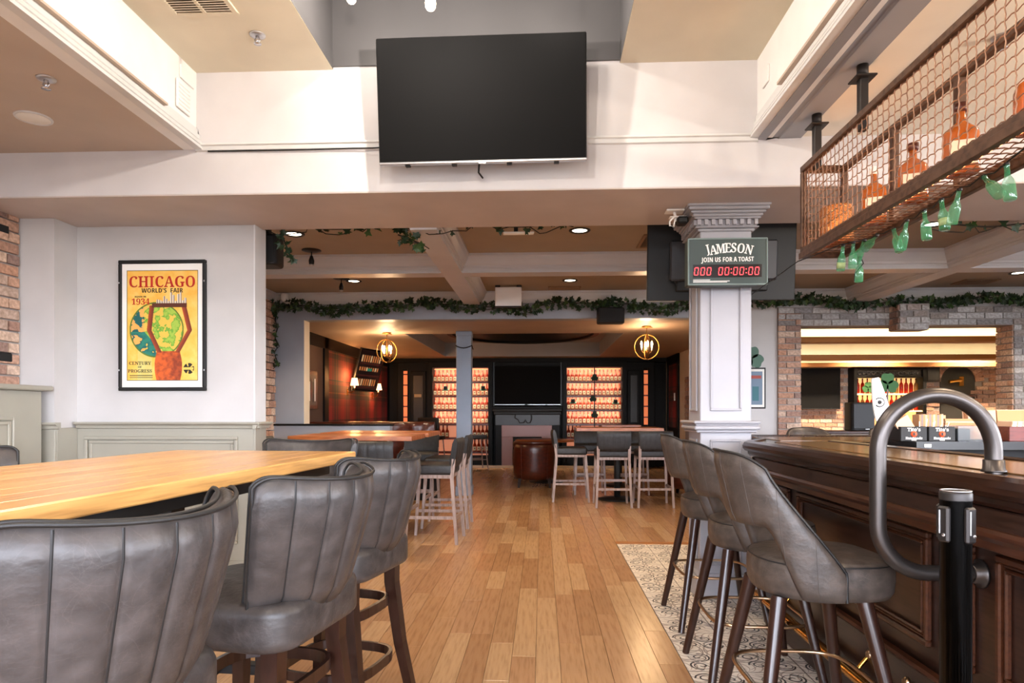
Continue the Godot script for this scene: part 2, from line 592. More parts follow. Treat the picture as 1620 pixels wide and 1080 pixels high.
func build_shell() -> void:
	sbox("wall_left", "outer left wall", -4.2, -3.71, -0.1, 3.5, -3.2, 8.5, M.mortar)
	sbox("wall_left", "left wall of the middle bay", -3.71, -3.50, 0, 2.775, 4.95, 8.0, M.wall_light)
	sbox("wall_left", "left wall of the back room", -4.0, -3.49, 0, 2.8, 8.5, 15.3, M.panel_dark)
	sbox("wall_back", "end wall of the back room", -4.0, 3.0, 0, 2.8, 15.1, 15.4, M.panel_dark)
	sbox("wall_right", "right wall of the back room", 2.80, 2.92, 0, 2.8, 8.7, 15.1, M.cream)
	sbox("wall_right", "outer right wall", 8.4, 8.7, 0, 3.5, 3.9, 12.6, M.wall_light)
	sbox("wall_right", "sill wall under the added side windows", 8.4, 8.7, 0, 0.5, -3.2, 3.9, M.wall_light)  # side openings are added to bring neutral daylight to the bar side
	sbox("wall_right", "wall above the added side windows", 8.4, 8.7, 2.7, 3.5, -3.2, 3.9, M.wall_light)
	for d in [[-3.2, -2.7], [0.4, 0.7]]:
		sbox("wall_right", "pier between the added side windows", 8.4, 8.7, 0.5, 2.7, d[0], d[1], M.wall_light)
	# street front behind the camera: three wide window openings
	sbox("wall_front", "sill wall under the street windows", -4.2, 8.7, 0, 0.45, -3.2, -3.0, M.wall_light)
	sbox("wall_front", "wall above the street windows", -4.2, 8.7, 2.75, 3.5, -3.2, -3.0, M.wall_light)
	for x in [[-4.2, -3.4], [-0.3, 0.1], [3.3, 3.7], [6.9, 8.7]]:
		sbox("wall_front", "pier between street windows", x[0], x[1], 0.45, 2.75, -3.2, -3.0, M.wall_light)
	for x in [[-3.4, -0.3], [0.1, 3.3], [3.7, 6.9]]:
		var w := thing("window_1", "", "", V((x[0] + x[1]) * 0.5, 0.45, -3.1))
		w.set_meta("kind", "structure")
		for k in 4:
			var xx: float = lerpf(x[0] + 0.03, x[1] - 0.03, k / 3.0)
			wb(w, "mullion", xx - 0.03, xx + 0.03, 0.45, 2.75, -3.13, -3.07, M.black)
	# poster wall with wainscot
	sbox("wall_left", "white wall that carries the framed poster", -3.71, -2.10, 0, 2.62, 4.77, 4.95, M.wall_light)
	sbox("wall_left", "white pilaster beside the brick", -3.71, -3.44, 0, 2.62, 4.54, 4.77, M.wall_light)
	var ws := thing("wall_left", "", "", V(-2.77, 0, 4.75))
	ws.set_meta("kind", "structure")
	wb(ws, "dado", -3.44, -2.10, 0.0, 1.13, 4.755, 4.772, M.greige)
	wb(ws, "dado_end", -2.103, -2.088, 0.0, 1.13, 4.755, 4.95, M.greige)
	wb(ws, "dado_pilaster", -3.70, -3.425, 0.0, 1.13, 4.525, 4.545, M.greige)
	wb(ws, "dado_pilaster_side", -3.443, -3.425, 0.0, 1.13, 4.545, 4.755, M.greige)
	wb(ws, "baseboard", -3.44, -2.09, 0.0, 0.16, 4.74, 4.757, M.greige)
	var rp := [[0, 0], [0.05, 0], [0.055, -0.012], [0.045, -0.02], [0.03, -0.026], [0.025, -0.045], [0, -0.05]]
	var r1 := part(ws, "chair_rail", mould(rp, V(-3.42, 1.17, 4.755), V(-2.045, 1.17, 4.755), V(0, 0, -1)), M.greige, -ws.position)
	part(ws, "chair_rail", mould(rp, V(-2.09, 1.17, 4.71), V(-2.09, 1.17, 4.95), V(1, 0, 0)), M.greige, -ws.position)
	part(ws, "chair_rail", mould(rp, V(-3.6, 1.17, 4.525), V(-3.38, 1.17, 4.525), V(0, 0, -1)), M.greige, -ws.position)
	for f in [[0.0, 0.022], [0.030, 0.012]]:
		rect_trim(ws, "panel_moulding", -3.365 + f[0], -2.215 - f[0], 0.28 + f[0], 1.065 - f[0], 4.755, f[1], M.greige)
	# corner bead of the wall end
	sbox("trim_1", "corner bead at the end of the poster wall", -2.104, -2.094, 1.17, 2.62, 4.764, 4.954, M.trim_white)
	# half wall in front of the brick
	var hw := thing("half_wall", "", "", V(-3.57, 0, 2.0))
	hw.set_meta("kind", "structure")
	wb(hw, "half_wall_panel", -3.70, -3.47, 0.0, 1.39, -1.5, 4.46, M.greige)
	wb(hw, "half_wall_cap", -3.71, -3.42, 1.39, 1.425, -1.5, 4.51, M.greige, 0.008)
	for f in [[0.0, 0.02], [0.03, 0.012]]:
		for b in [[1.19 - f[0], 1.215 - f[0]], [0.25 + f[0], 0.275 + f[0]]]:
			wb(hw, "panel_moulding", -3.47, -3.47 + f[1], b[0], b[1], 2.2 + f[0], 4.19 - f[0], M.greige)
		wb(hw, "panel_moulding", -3.47, -3.47 + f[1], 0.25 + f[0], 1.215 - f[0], 4.19 - f[0], 4.215 - f[0], M.greige)
	# back room front: pier, header, knee wall, right pier
	sbox("wall_back", "grey pier left of the back room", -3.50, -3.09, 0, 2.775, 8.5, 8.7, M.grey_trim)
	sbox("wall_back", "cream reveal of the pier", -3.095, -3.085, 1.08, 2.43, 8.505, 8.70, M.cream)
	sbox("wall_back", "header over the back room opening", -3.09, 2.35, 2.43, 2.775, 8.5, 8.7, M.grey_trim)
	sbox("wall_back", "plain grey wall beside the brick pier", 2.35, 2.98, 0, 2.775, 8.55, 8.75, M.wall_light)
	sbox("wall_back", "knee wall before the booths", -3.50, -1.94, 0, 1.06, 8.42, 8.56, M.grey_trim)
	sbox("trim_2", "dark cap of the knee wall", -3.50, -1.92, 1.06, 1.085, 8.40, 8.58, M.panel_dark, 0.004)
	# bar room shell
	sbox("wall_back", "end wall of the bar room", 2.92, 8.7, 0, 2.8, 12.22, 12.5, M.mortar)

func rect_trim(p: Node3D, called: String, x0: float, x1: float, y0: float, y1: float, d: float, proud: float, m: Material, w := 0.024) -> void:
	wb(p, called, x0, x1, y1 - w, y1, d - proud, d, m, 0.005)
	wb(p, called, x0, x1, y0, y0 + w, d - proud, d, m, 0.005)
	wb(p, called, x0, x0 + w, y0 + w, y1 - w, d - proud, d, m, 0.005)
	wb(p, called, x1 - w, x1, y0 + w, y1 - w, d - proud, d, m, 0.005)

func build_floor() -> void:
	var fl := sbox("floor", "oak plank floor with a patterned tile strip along the bar", -4.2, 8.7, -0.15, -0.012, -3.2, 15.4, mat("floor_gap", Color(0.36, 0.25, 0.16), 0.8))
	var lens := [0.5, 0.65, 0.8, 0.95, 1.1, 1.3]
	var w := 0.122
	var rest := []
	for i in 8:
		rest.append(MB.new())
	var count := 0
	var todo := []
	for c in range(-17, 34):
		var x1 := 0.702 - c * w
		var x0 := x1 - w
		if x0 > 3.0 or x1 < -3.75: continue
		var d := -3.0 if x0 < 0.69 else 6.41
		d += 0.0 if x0 >= 0.69 else -rng.randf() * 0.6 + 0.3
		var dmax := 15.1
		while d < dmax:
			var l: float = lens[rng.randi() % 6]
			if d + l > dmax: l = dmax - d
			var k := rng.randi() % 8 if rng.randf() < 0.8 else 7
			todo.append([x0, d, l, k])
			d += l
	todo.sort_custom(func(a, b): return a[1] < b[1])
	for t in todo:
		var mid := Vector2(t[0] + w * 0.5, t[1] + t[2] * 0.5)
		# planks that the photo shows, nearest first, are pieces of their own
		var inview: bool = t[1] + t[2] > 2.95 and mid.x > -0.30 - mid.y * 0.16 and mid.x < 0.45 + 0.25 * maxf(mid.y - 3.0, 0.0)
		if inview and count < 292 and mid.y < 12.5:
			count += 1
			part(fl, "floor_board", cbox(w - 0.0016, 0.012, t[2] - 0.002, 0.0012), M["oak%d" % t[3]], V(mid.x, -0.006, mid.y) - fl.position)
		else:
			rest[t[3]].boxy(V(mid.x, -0.006, mid.y) - fl.position, Vector3(w - 0.0016, 0.012, t[2] - 0.002), 0.0)
	for i in 8:
		var o := part(fl, "floor_boards_beyond", rest[i].done(), M["oak%d" % i])
		o.set_meta("kind", "stuff")
	# border board across the end of the tiles
	part(fl, "floor_board", cbox(2.4, 0.012, 0.118, 0.0012), wood("oak_cross", Color(0.72, 0.48, 0.27), 0.3, Vector3(0.55, 7, 7)), V(0.704 + 1.2, -0.006, 6.349) - fl.position)
	# tiles
	var tw := 0.278
	var tm := []
	for k in 2:
		var m := mat("tile%d" % k, Color(1, 1, 1), 0.45)
		m.albedo_texture = img_tex(tile_image(k))
		tm.append(m)
	for i in 4:
		for j in 24:
			var x0 := 0.704 + i * tw
			var d1 := 6.288 - j * tw
			if i == 3 and d1 < 5.0: continue
			var b := MB.new()
			var q := tw - 0.002
			if not cache.has("tile"):
				b.boxy(Vector3(0, -0.004, 0), Vector3(q, 0.008, q), 0.0)
				# top face with its own uv
				var a := q * 0.5
				b.tri(Vector3(-a, 0.0006, -a), Vector3(a, 0.0006, -a), Vector3(a, 0.0006, a), -1, Vector2(0, 0), Vector2(1, 0), Vector2(1, 1))
				b.tri(Vector3(-a, 0.0006, -a), Vector3(a, 0.0006, a), Vector3(-a, 0.0006, a), -1, Vector2(0, 0), Vector2(1, 1), Vector2(0, 1))
				cache["tile"] = b.done(false)
			part(fl, "floor_tile", cache["tile"], tm[0], V(x0 + tw * 0.5, -0.002, d1 - tw * 0.5) - fl.position, Vector3(0, PI * 0.5 * ((i + j) % 4), 0))

func tile_image(k: int) -> Image:
	var n := 192
	var im := Image.create(n, n, false, Image.FORMAT_RGB8)
	var base := Color(0.88, 0.84, 0.79)
	var grey := Color(0.56, 0.50, 0.46)
	var dark := Color(0.10, 0.09, 0.09)
	for y in n:
		for x in n:
			var u := float(x) / n
			var v := float(y) / n
			var c := base
			var m := minf(u, minf(v, minf(1 - u, 1 - v)))
			# pale leaf arcs around each corner
			for q in [Vector2(0, 0), Vector2(1, 0), Vector2(0, 1), Vector2(1, 1)]:
				var r: float = q.distance_to(Vector2(u, v))
				if absf(r - 0.48) < 0.014 or absf(r - 0.56) < 0.008: c = grey
				if r < 0.44 and absf(sin(atan2(v - q.y, u - q.x) * 6.0 + r * 16.0)) < 0.28: c = Color(0.66, 0.58, 0.52)
			# dark scrolls: two spirals
			for s in [[0.33, 0.34, 1.0], [0.67, 0.66, -1.0], [0.70, 0.26, 1.0], [0.30, 0.75, -1.0]]:
				var dx: float = (u - s[0]) * s[2]
				var dy: float = v - s[1]
				var r := sqrt(dx * dx + dy * dy)
				if r < 0.185:
					var a := atan2(dy, dx)
					var f := fposmod(a / TAU + r * 8.5, 1.0)
					var thick := 0.17 + 0.11 * sin(r * 20.0)
					if f < thick and r > 0.025: c = dark
				if absf(r - 0.19) < 0.016 and dx > 0.0: c = dark
			if absf(u - v) < 0.010 and m > 0.1: c = grey
			if m < 0.008: c = Color(0.5, 0.46, 0.42)
			im.set_pixel(x, y, c)
	return im

func build_ceilings() -> void:
	# front room: left low ceiling, tray, well, bar side
	sbox("ceiling", "low tan ceiling at left", -4.2, -2.26, 2.90, 3.5, -3.2, 4.1, M.ceil_tan)
	sbox("wall_left", "left side of the ceiling tray", -2.26, -2.18, 2.90, 3.5, -3.2, 4.1, M.white)
	sbox("wall_right", "right side of the ceiling tray", 1.31, 1.40, 2.91, 3.5, -3.2, 4.1, M.white)
	sbox("ceiling", "beige tray ceiling left of the well", -2.18, -1.305, 3.385, 3.5, -3.2, 4.1, M.ceil_beige)
	sbox("ceiling", "beige tray ceiling right of the well", 0.48, 1.31, 3.385, 3.5, -3.2, 4.1, M.ceil_beige)
	sbox("ceiling", "beige tray ceiling before the well", -1.305, 0.48, 3.385, 3.5, -3.2, 1.2, M.ceil_beige)
	sbox("ceiling", "ceiling over the bar", 1.40, 8.7, 2.915, 3.5, -3.2, 4.1, M.bar_ceiling)
	sbox("wall_left", "left side of the grey well", -1.38, -1.305, 3.5, 4.3, 1.1, 4.2, M.well_grey)
	sbox("wall_right", "right side of the grey well", 0.48, 0.56, 3.5, 4.3, 1.1, 4.2, M.well_grey)
	for x in [[-1.309, -1.303], [0.478, 0.484]]:
		sbox("trim_3", "grey return of the well", x[0], x[1], 3.387, 3.5, 1.2, 4.1, M.well_grey)
	sbox("wall_back", "far side of the grey well", -1.305, 0.48, 3.40, 4.3, 4.085, 4.2, M.well_grey)
	sbox("wall_front", "near side of the grey well", -1.305, 0.48, 3.5, 4.3, 1.1, 1.2, M.well_grey)
	sbox("ceiling", "grey top of the well", -1.38, 0.56, 4.3, 4.4, 1.1, 4.2, M.well_grey)
	# header beam across the room
	sbox("wall_back", "white header beam across the room", -4.2, 8.7, 2.62, 3.5, 4.1, 4.9, M.header_white)
	sbox("ceiling", "underside of the header beam, tinted with light bounced off the floor", -4.2, 8.7, 2.612, 2.62, 4.102, 4.9, M.soffit)
	smesh("trim_4", "ledge moulding along the header", mould([[0, 0], [0.028, -0.004], [0.03, -0.016], [0.02, -0.022], [0.016, -0.045], [0, -0.05]], V(-2.18, 2.935, 4.1), V(1.31, 2.935, 4.1), V(0, 0, -1)), M.trim_white)
	# crown mouldings of the tray sides
	var cp := [[0, 0.135], [0.010, 0.135], [0.010, 0.10], [0.022, 0.096], [0.024, 0.070], [0.018, 0.066], [0.036, 0.050], [0.042, 0.030], [0.034, 0.026], [0.046, 0.018], [0.048, 0.0], [0, 0]]
	smesh("trim_5", "crown moulding on the left of the tray", mould(cp, V(-2.18, 2.895, -3.0), V(-2.18, 2.895, 4.1), V(1, 0, 0)), M.trim_white)
	smesh("trim_5", "crown moulding on the right of the tray", mould(cp, V(1.31, 2.905, -3.0), V(1.31, 2.905, 4.1), V(-1, 0, 0)), M.trim_white)
	smesh("trim_5", "grey band under the bar side of the tray", mould([[0, 0.0], [0, -0.015], [0.05, -0.02], [0.06, -0.004], [0.12, -0.004], [0.13, -0.012], [0.26, -0.010], [0.26, 0.0]], V(1.31, 2.915, -3.0), V(1.31, 2.915, 4.1), V(1, 0, 0)), M.grey_trim)
	sbox("trim_6", "raised panel on the left of the tray", -2.18, -2.145, 3.015, 3.325, -2.8, 3.72, M.white, 0.004)
	sbox("trim_6", "raised panel on the right of the tray", 1.275, 1.31, 3.03, 3.33, -2.8, 3.66, M.white, 0.004)
	for e in [[-2.18, -2.144, 3.005, 3.017, 3.722], [1.274, 1.31, 3.018, 3.032, 3.662]]:
		sbox("trim_6", "tan edge under the raised panel", e[0], e[1], e[2], e[3], -2.8, e[4], M.ceil_tan)
	# coffered ceiling
	sbox("ceiling", "tan coffered ceiling", -4.2, 8.7, 2.775, 3.5, 4.9, 8.9, M.ceil_coffer)
	sbox("ceiling", "beam across the coffered ceiling", -3.71, 8.4, 2.60, 2.775, 6.46, 6.66, M.coffer_trim)
	var xs := [[-0.98, -0.78], [3.84, 4.04], [-5.8, -5.6]]
	for k in 2:
		sbox("ceiling", "beam along the coffered ceiling", xs[k][0], xs[k][1], 2.598, 2.775, 4.9, 8.5, M.coffer_trim)
	for seg in [[-3.5, -0.98], [-0.78, 3.84], [4.04, 8.4]]:
		crown("trim_7", V(seg[0], 2.775, 6.46), V(seg[1], 2.775, 6.46), V(0, 0, -1), M.coffer_trim, 0.15)
		crown("trim_7", V(seg[0], 2.775, 6.66), V(seg[1], 2.775, 6.66), V(0, 0, 1), M.coffer_trim, 0.15)
		crown("trim_7", V(seg[0], 2.775, 8.5), V(seg[1], 2.775, 8.5), V(0, 0, -1), M.trim_white, 0.14)
	for k in 2:
		for dd in [[4.9, 6.46], [6.66, 8.5]]:
			crown("trim_7", V(xs[k][0], 2.775, dd[0]), V(xs[k][0], 2.775, dd[1]), V(-1, 0, 0), M.coffer_trim, 0.15)
			crown("trim_7", V(xs[k][1], 2.775, dd[0]), V(xs[k][1], 2.775, dd[1]), V(1, 0, 0), M.coffer_trim, 0.15)
	crown("trim_7", V(-3.5, 2.775, 6.66), V(-3.5, 2.775, 8.5), V(1, 0, 0), M.coffer_trim, 0.14)
	# back room ceiling with its tray
	for c in [[-3.6, 2.8, 8.7, 10.1], [-3.6, 2.8, 14.3, 15.2], [-3.6, -2.1, 10.1, 14.3], [1.25, 2.8, 10.1, 14.3]]:
		sbox("ceiling", "warm lit ceiling of the back room", c[0], c[1], 2.43, 2.72, c[2], c[3], M.back_ceiling)
	sbox("ceiling", "raised tray in the back room ceiling", -3.6, 2.9, 2.72, 3.0, 8.9, 15.4, M.back_tray)
	for e in [[-2.1, 1.25, 14.285, 14.30], [-2.1, 1.25, 10.10, 10.115], [-2.10, -2.085, 10.1, 14.3], [1.235, 1.25, 10.1, 14.3]]:
		sbox("trim_8", "grey side of the back room tray", e[0], e[1], 2.432, 2.72, e[2], e[3], M.back_tray)
	var el := []
	for s in [[1.0, 2.716], [1.0, 2.66], [0.93, 2.66], [0.93, 2.70]]:
		var r := PackedVector3Array()
		for i in 40:
			r.append(V(-0.35 + 1.4 * s[0] * cos(TAU * i / 40), s[1], 12.25 + 1.7 * s[0] * sin(TAU * i / 40)))
		el.append(r)
	var mb := MB.new()
	mb.loft(el, true, true, false)
	smesh("trim_9", "dark oval inset in the back room tray", mb.done(), M.panel_dark)
	# bar room ceiling and light coves
	sbox("ceiling", "warm ceiling of the bar room", 2.92, 8.7, 2.60, 3.0, 8.85, 12.5, M.cream)

# ---------------------------------------------------------------- bricks
func brick_face(p: Node3D, o: Vector3, u: Vector3, n: Vector3, w: float, h: float, single: bool, key := "brick", bl := 0.205, bh := 0.066, proud := 0.014, skip = null) -> void:
	# o: lower corner in world space; u: along the wall; n: out of it
	var gap := 0.011
	var rows := int(ceil(h / (bh + gap)))
	var piles := []
	for i in 8: piles.append(MB.new())
	var turn := Basis(u, Vector3.UP, n)
	for r in rows:
		var y0 := r * (bh + gap)
		var y1 := minf(y0 + bh, h)
		if y1 - y0 < 0.02: continue
		var x := -(bl + gap) * (0.5 if r % 2 == 1 else 0.0) - rng.randf() * 0.02
		while x < w:
			var x0 := maxf(x, 0.0)
			var x1 := minf(x + bl, w)
			x += bl + gap
			if x1 - x0 < 0.03: continue
			if skip != null and skip.call((x0 + x1) * 0.5, (y0 + y1) * 0.5): continue
			var k := rng.randi() % 8
			var c := o + u * (x0 + x1) * 0.5 + Vector3.UP * (y0 + y1) * 0.5 + n * (proud * 0.5 - 0.004 + rng.randf() * 0.005)
			var sx := snappedf(x1 - x0, 0.01)
			if single:
				var b := part(p, "brick", cbox(sx, snappedf(y1 - y0, 0.005), proud, 0.003), M["%s%d" % [key, k]], c - p.position)
				b.basis = turn * Basis(Vector3.BACK, rng.randf_range(-0.012, 0.012))
			else:
				var b := MB.new()
				b.boxy(Vector3.ZERO, Vector3(sx, y1 - y0, proud), 0.0)
				for q in b.v.size():
					piles[k].v.append(turn * b.v[q] + c - p.position)
					piles[k].g.append(-1)
					piles[k].t.append(Vector2.ZERO)
	if not single:
		for k in 8:
			if piles[k].v.size():
				part(p, "brickwork", piles[k].done(true), M["%s%d" % [key, k]]).set_meta("kind", "stuff")

func brick_wall(called: String, x0: float, x1: float, y0: float, y1: float, d0: float, d1: float, m := "mortar") -> Node3D:
	return sbox(called, "", x0, x1, y0, y1, d0, d1, M[m])

func build_bricks() -> void:
	# left, at the picture's edge
	var a := brick_wall("wall_left", -3.74, -3.704, 1.40, 2.62, 3.6, 4.545)
	brick_face(a, V(-3.704, 1.425, 3.9), Vector3(0, 0, -1), Vector3(1, 0, 0), 0.63, 1.19, true, "brick", 0.205, 0.066, 0.022)
	for q in [[4.33, 2.50], [4.36, 1.62]]:
		solo("dark_vent_brick", ["black broken brick high on the brick wall at left", "black broken brick low on the brick wall above the half wall"][0 if q[1] > 2.0 else 1], "brick", cbox(0.04, 0.07, 0.22, 0.012), M.black_matt, V(-3.70, q[1], q[0]))
	# left wall beyond the poster wall
	var b := brick_wall("wall_left", -3.71, -3.50, 0, 2.66, 8.0, 8.5, "mortar_dark")
	brick_face(b, V(-3.50, 0.72, 8.02), Vector3(0, 0, -1), Vector3(1, 0, 0), 0.46, 1.94, true, "brick", 0.12, 0.085, 0.05)
	# pier, lintel and bracket before the bar room
	var p1 := brick_wall("wall_back", 2.98, 3.26, 0, 2.5, 8.52, 8.8)
	brick_face(p1, V(2.98, 0.95, 8.52), Vector3(1, 0, 0), Vector3(0, 0, 1), 0.28, 1.55, true, "brick", 0.205, 0.066, 0.02)
	var l1 := brick_wall("wall_back", 2.98, 8.4, 2.32, 2.56, 8.52, 8.82)
	brick_face(l1, V(2.98, 2.325, 8.52), Vector3(1, 0, 0), Vector3(0, 0, 1), 4.4, 0.235, true, "greybrick", 0.21, 0.067, 0.02)
	sbox("wall_back", "grey wall above the brick lintel", 2.98, 8.4, 2.56, 2.775, 8.53, 8.82, M.wall_light)
	var c1 := brick_wall("wall_back", 4.36, 4.71, 2.24, 2.56, 8.30, 8.52)
	brick_face(c1, V(4.36, 2.245, 8.30), Vector3(1, 0, 0), Vector3(0, 0, 1), 0.35, 0.31, true, "greybrick", 0.16, 0.067, 0.02)
	brick_face(c1, V(4.36, 2.245, 8.52), Vector3(0, 0, 1), Vector3(-1, 0, 0), 0.22, 0.31, true, "brick", 0.2, 0.067, 0.02)
	var p2 := brick_wall("wall_back", 5.86, 8.4, 0, 2.32, 8.52, 8.82)
	brick_face(p2, V(5.86, 0.95, 8.52), Vector3(1, 0, 0), Vector3(0, 0, 1), 0.6, 1.37, true, "greybrick", 0.205, 0.066, 0.02)
	brick_face(p2, V(5.86, 0.95, 8.82), Vector3(0, 0, 1), Vector3(-1, 0, 0), 0.3, 1.37, true, "brick", 0.205, 0.066, 0.02)
	var sill := brick_wall("wall_back", 3.26, 5.86, 0, 0.97, 8.52, 8.82)
	sbox("trim_10", "wooden sill of the bar room opening", 3.27, 5.85, 0.97, 1.0, 8.45, 8.9, M.bar_trim, 0.006)

# ---------------------------------------------------------------- bar
func build_bar() -> void:
	# worktop
	var top := thing("countertop", "glossy brown wooden bar top with a dark rounded lip, running along the right side", "bar top", V(1.5, 1.02, 2.5))
	var poly := [Vector2(1.26, 0.4), Vector2(1.26, 4.02), Vector2(1.46, 4.40), Vector2(1.46, 4.97), Vector2(7.0, 4.97), Vector2(7.0, 4.12), Vector2(1.74, 4.12), Vector2(1.80, 0.4)]
	pm(top, "slab", slab(poly, 1.02, 1.062), M.bar_top_dark)
	wb(top, "lighter_strip", 1.272, 1.312, 1.06, 1.0655, 0.45, 3.98, M.bar_top, 0.001)  # lighter brown strips and a band laid on the dark slab
	pm(top, "lighter_band", slab([Vector2(1.40, 0.45), Vector2(1.40, 4.06), Vector2(1.735, 4.06), Vector2(1.79, 0.45)], 1.06, 1.0655), M.bar_top)
	wb(top, "lighter_strip", 1.50, 6.9, 1.06, 1.0655, 4.25, 4.88, M.bar_top, 0.001)
	var lip := [[0, 0.05], [0.03, 0.055], [0.052, 0.045], [0.062, 0.026], [0.06, 0.010], [0.048, -0.004], [0.03, -0.010], [0.03, -0.024], [0.018, -0.036], [0, -0.038]]
	pm(top, "lip", mould(lip, V(1.262, 1.02, 0.4), V(1.262, 1.02, 4.03), Vector3(-1, 0, 0)), M.bar_lip)
	pm(top, "lip", mould(lip, V(1.262, 1.02, 4.02), V(1.462, 1.02, 4.40), Vector3(-0.885, 0, -0.466)), M.bar_lip)
	pm(top, "lip", mould(lip, V(1.45, 1.02, 4.965), V(7.0, 1.02, 4.965), Vector3(0, 0, -1)), M.bar_lip)
	pm(top, "lip", mould(lip, V(1.80, 1.02, 0.4), V(1.742, 1.02, 4.12), Vector3(1, 0, 0)), M.bar_lip)
	# front
	var fr := thing("bar_counter", "dark stained panelled wooden bar front below the bar top", "bar", V(1.45, 0, 2.2))
	wb(fr, "carcass", 1.335, 1.42, 0.0, 1.019, 0.4, 4.0, M.bar_wood)
	wb(fr, "carcass_end", 1.42, 1.70, 0.0, 1.019, 3.9, 4.0, M.bar_wood)
	wb(fr, "far_carcass", 1.55, 6.9, 0.0, 1.019, 4.72, 4.80, M.bar_wood)
	wb(fr, "fascia", 1.245, 1.335, 0.895, 0.98, 0.4, 3.99, M.bar_wood)
	pm(fr, "fascia_moulding", mould([[0, 0.03], [0.010, 0.028], [0.018, 0.018], [0.018, 0.006], [0.008, -0.008], [0.004, -0.03], [0, -0.034]], V(1.247, 0.895, 0.4), V(1.247, 0.895, 4.0), Vector3(-1, 0, 0)), M.bar_trim)
	wb(fr, "fascia_end", 1.245, 1.265, 0.862, 0.98, 3.93, 4.0, M.bar_trim)
	wb(fr, "plinth", 1.315, 1.335, 0.0, 0.36, 0.4, 4.0, M.bar_wood)
	pm(fr, "plinth_moulding", mould([[0, 0], [0.02, -0.004], [0.024, -0.016], [0.012, -0.03], [0, -0.034]], V(1.317, 0.375, 0.4), V(1.317, 0.375, 4.0), Vector3(-1, 0, 0)), M.bar_trim)
	for q in [[3.62, 3.97], [2.33, 3.50], [2.10, 2.24], [0.6, 1.99]]:
		var f := [[0.0, 0.022, 0.022], [0.022, 0.012, 0.014], [0.036, 0.018, 0.010]]
		for s in f:
			var a: float = q[0] + s[0]
			var b: float = q[1] - s[0]
			var y0: float = 0.44 + s[0]
			var y1: float = 0.835 - s[0]
			var x0: float = 1.335 - s[1]
			if b - a < 0.06: continue
			wb(fr, "panel_moulding", x0, 1.335, y1 - s[2], y1, a, b, M.bar_trim, 0.005)
			wb(fr, "panel_moulding", x0, 1.335, y0, y0 + s[2], a, b, M.bar_trim, 0.005)
			wb(fr, "panel_moulding", x0, 1.335, y0 + s[2], y1 - s[2], a, a + s[2], M.bar_trim, 0.005)
			wb(fr, "panel_moulding", x0, 1.335, y0 + s[2], y1 - s[2], b - s[2], b, M.bar_trim, 0.005)
	# brass foot rail
	var br := thing("foot_rail", "polished brass foot rail along the bottom of the bar front", "foot rail", V(1.27, 0.17, 2.2))
	pm(br, "rail", tube([V(1.262, 0.18, 0.5), V(1.262, 0.18, 3.96)], 0.024, 14), M.brass)
	for d in [0.9, 1.9, 2.75, 3.6]:
		pm(br, "bracket", tube([V(1.262, 0.18, d), V(1.29, 0.22, d), V(1.316, 0.25, d)], 0.009, 8), M.brass)
	for d in [2.62, 2.36]:
		var hk := thing("purse_hook", "brass purse hook on the bar plinth, " + ["farther one", "nearer one beside the stool leg"][int(d < 2.5)], "hook", V(1.315, 0.30, d), 0.0, "brass hooks on the bar plinth")
		part(hk, "stem", tube([Vector3(0, 0, 0), Vector3(-0.05, 0.01, 0)], 0.005, 8), M.rose_brass)
		part(hk, "knob", lathe([[0.004, -0.012], [0.016, -0.01], [0.018, 0.0], [0.012, 0.008], [0.003, 0.01]], 12), M.rose_brass, Vector3(-0.054, 0.011, 0), Vector3(0, 0, PI * 0.5))
	# server rail hoop
	var hp := thing("service_hoop", "thick dark metal pipe hoop rising from the bar top, behind the barrier post", "rail", V(1.37, 1.06, 2.08))
	var pts := [Vector3(1.372, 1.062, 0), Vector3(1.372, 1.10, 0)]
	for i in 25:
		var a := PI * i / 24.0
		pts.append(Vector3(1.200 + 0.172 * cos(a), 1.126 + 0.172 * sin(a), 0))
	pts.append(Vector3(1.028, 1.02, 0))
	for i in 13:
		var a := PI + PI * 0.5 * i / 12.0
		pts.append(Vector3(1.178 + 0.15 * cos(a), 0.906 + 0.15 * sin(a), 0))
	pts.append(Vector3(1.25, 0.756, 0)); pts.append(Vector3(1.335, 0.756, 0))
	var dp := []
	for p in pts: dp.append(p + V(0, 0, 2.08))
	var hm := mat("hoop_black", Color(0.30, 0.28, 0.27), 0.34, 0.85)
	pm(hp, "pipe", tube(dp, 0.0238, 24), hm)
	part(hp, "top_flange", lathe([[0.024, 0.0], [0.034, 0.0], [0.034, 0.005], [0.0295, 0.009], [0.0285, 0.036], [0.024, 0.038]], 24), hm, V(1.372, 1.0655, 2.08) - hp.position)
	part(hp, "front_flange", lathe([[0.024, 0.0], [0.044, 0.0], [0.044, 0.008], [0.031, 0.012], [0.029, 0.03], [0.024, 0.032]], 24), hm, V(1.335, 0.756, 2.08) - hp.position, Vector3(0, 0, PI * 0.5))
	# bollard
	var bo := thing("barrier_post", "black belt barrier post with clip slots, in front of the bar", "barrier post", V(0.878, 0, 1.45))
	var bm := mat("post_black", Color(0.05, 0.048, 0.05), 0.28, 0.5)
	part(bo, "base", lathe([[0.165, 0.0], [0.17, 0.012], [0.15, 0.024], [0.06, 0.045], [0.036, 0.05]], 32), bm)
	part(bo, "tube", lathe([[0.0295, 0.04], [0.0295, 1.06], [0.0295, 1.065]], 32), bm)
	part(bo, "cap", lathe([[0.0305, 1.062], [0.0305, 1.076], [0.028, 1.081], [0.0, 1.081]], 32), M.iron)
	part(bo, "cap_ring", lathe([[0.026, 1.0805], [0.0295, 1.0805], [0.0295, 1.0825], [0.026, 1.0825]], 32), M.silver)
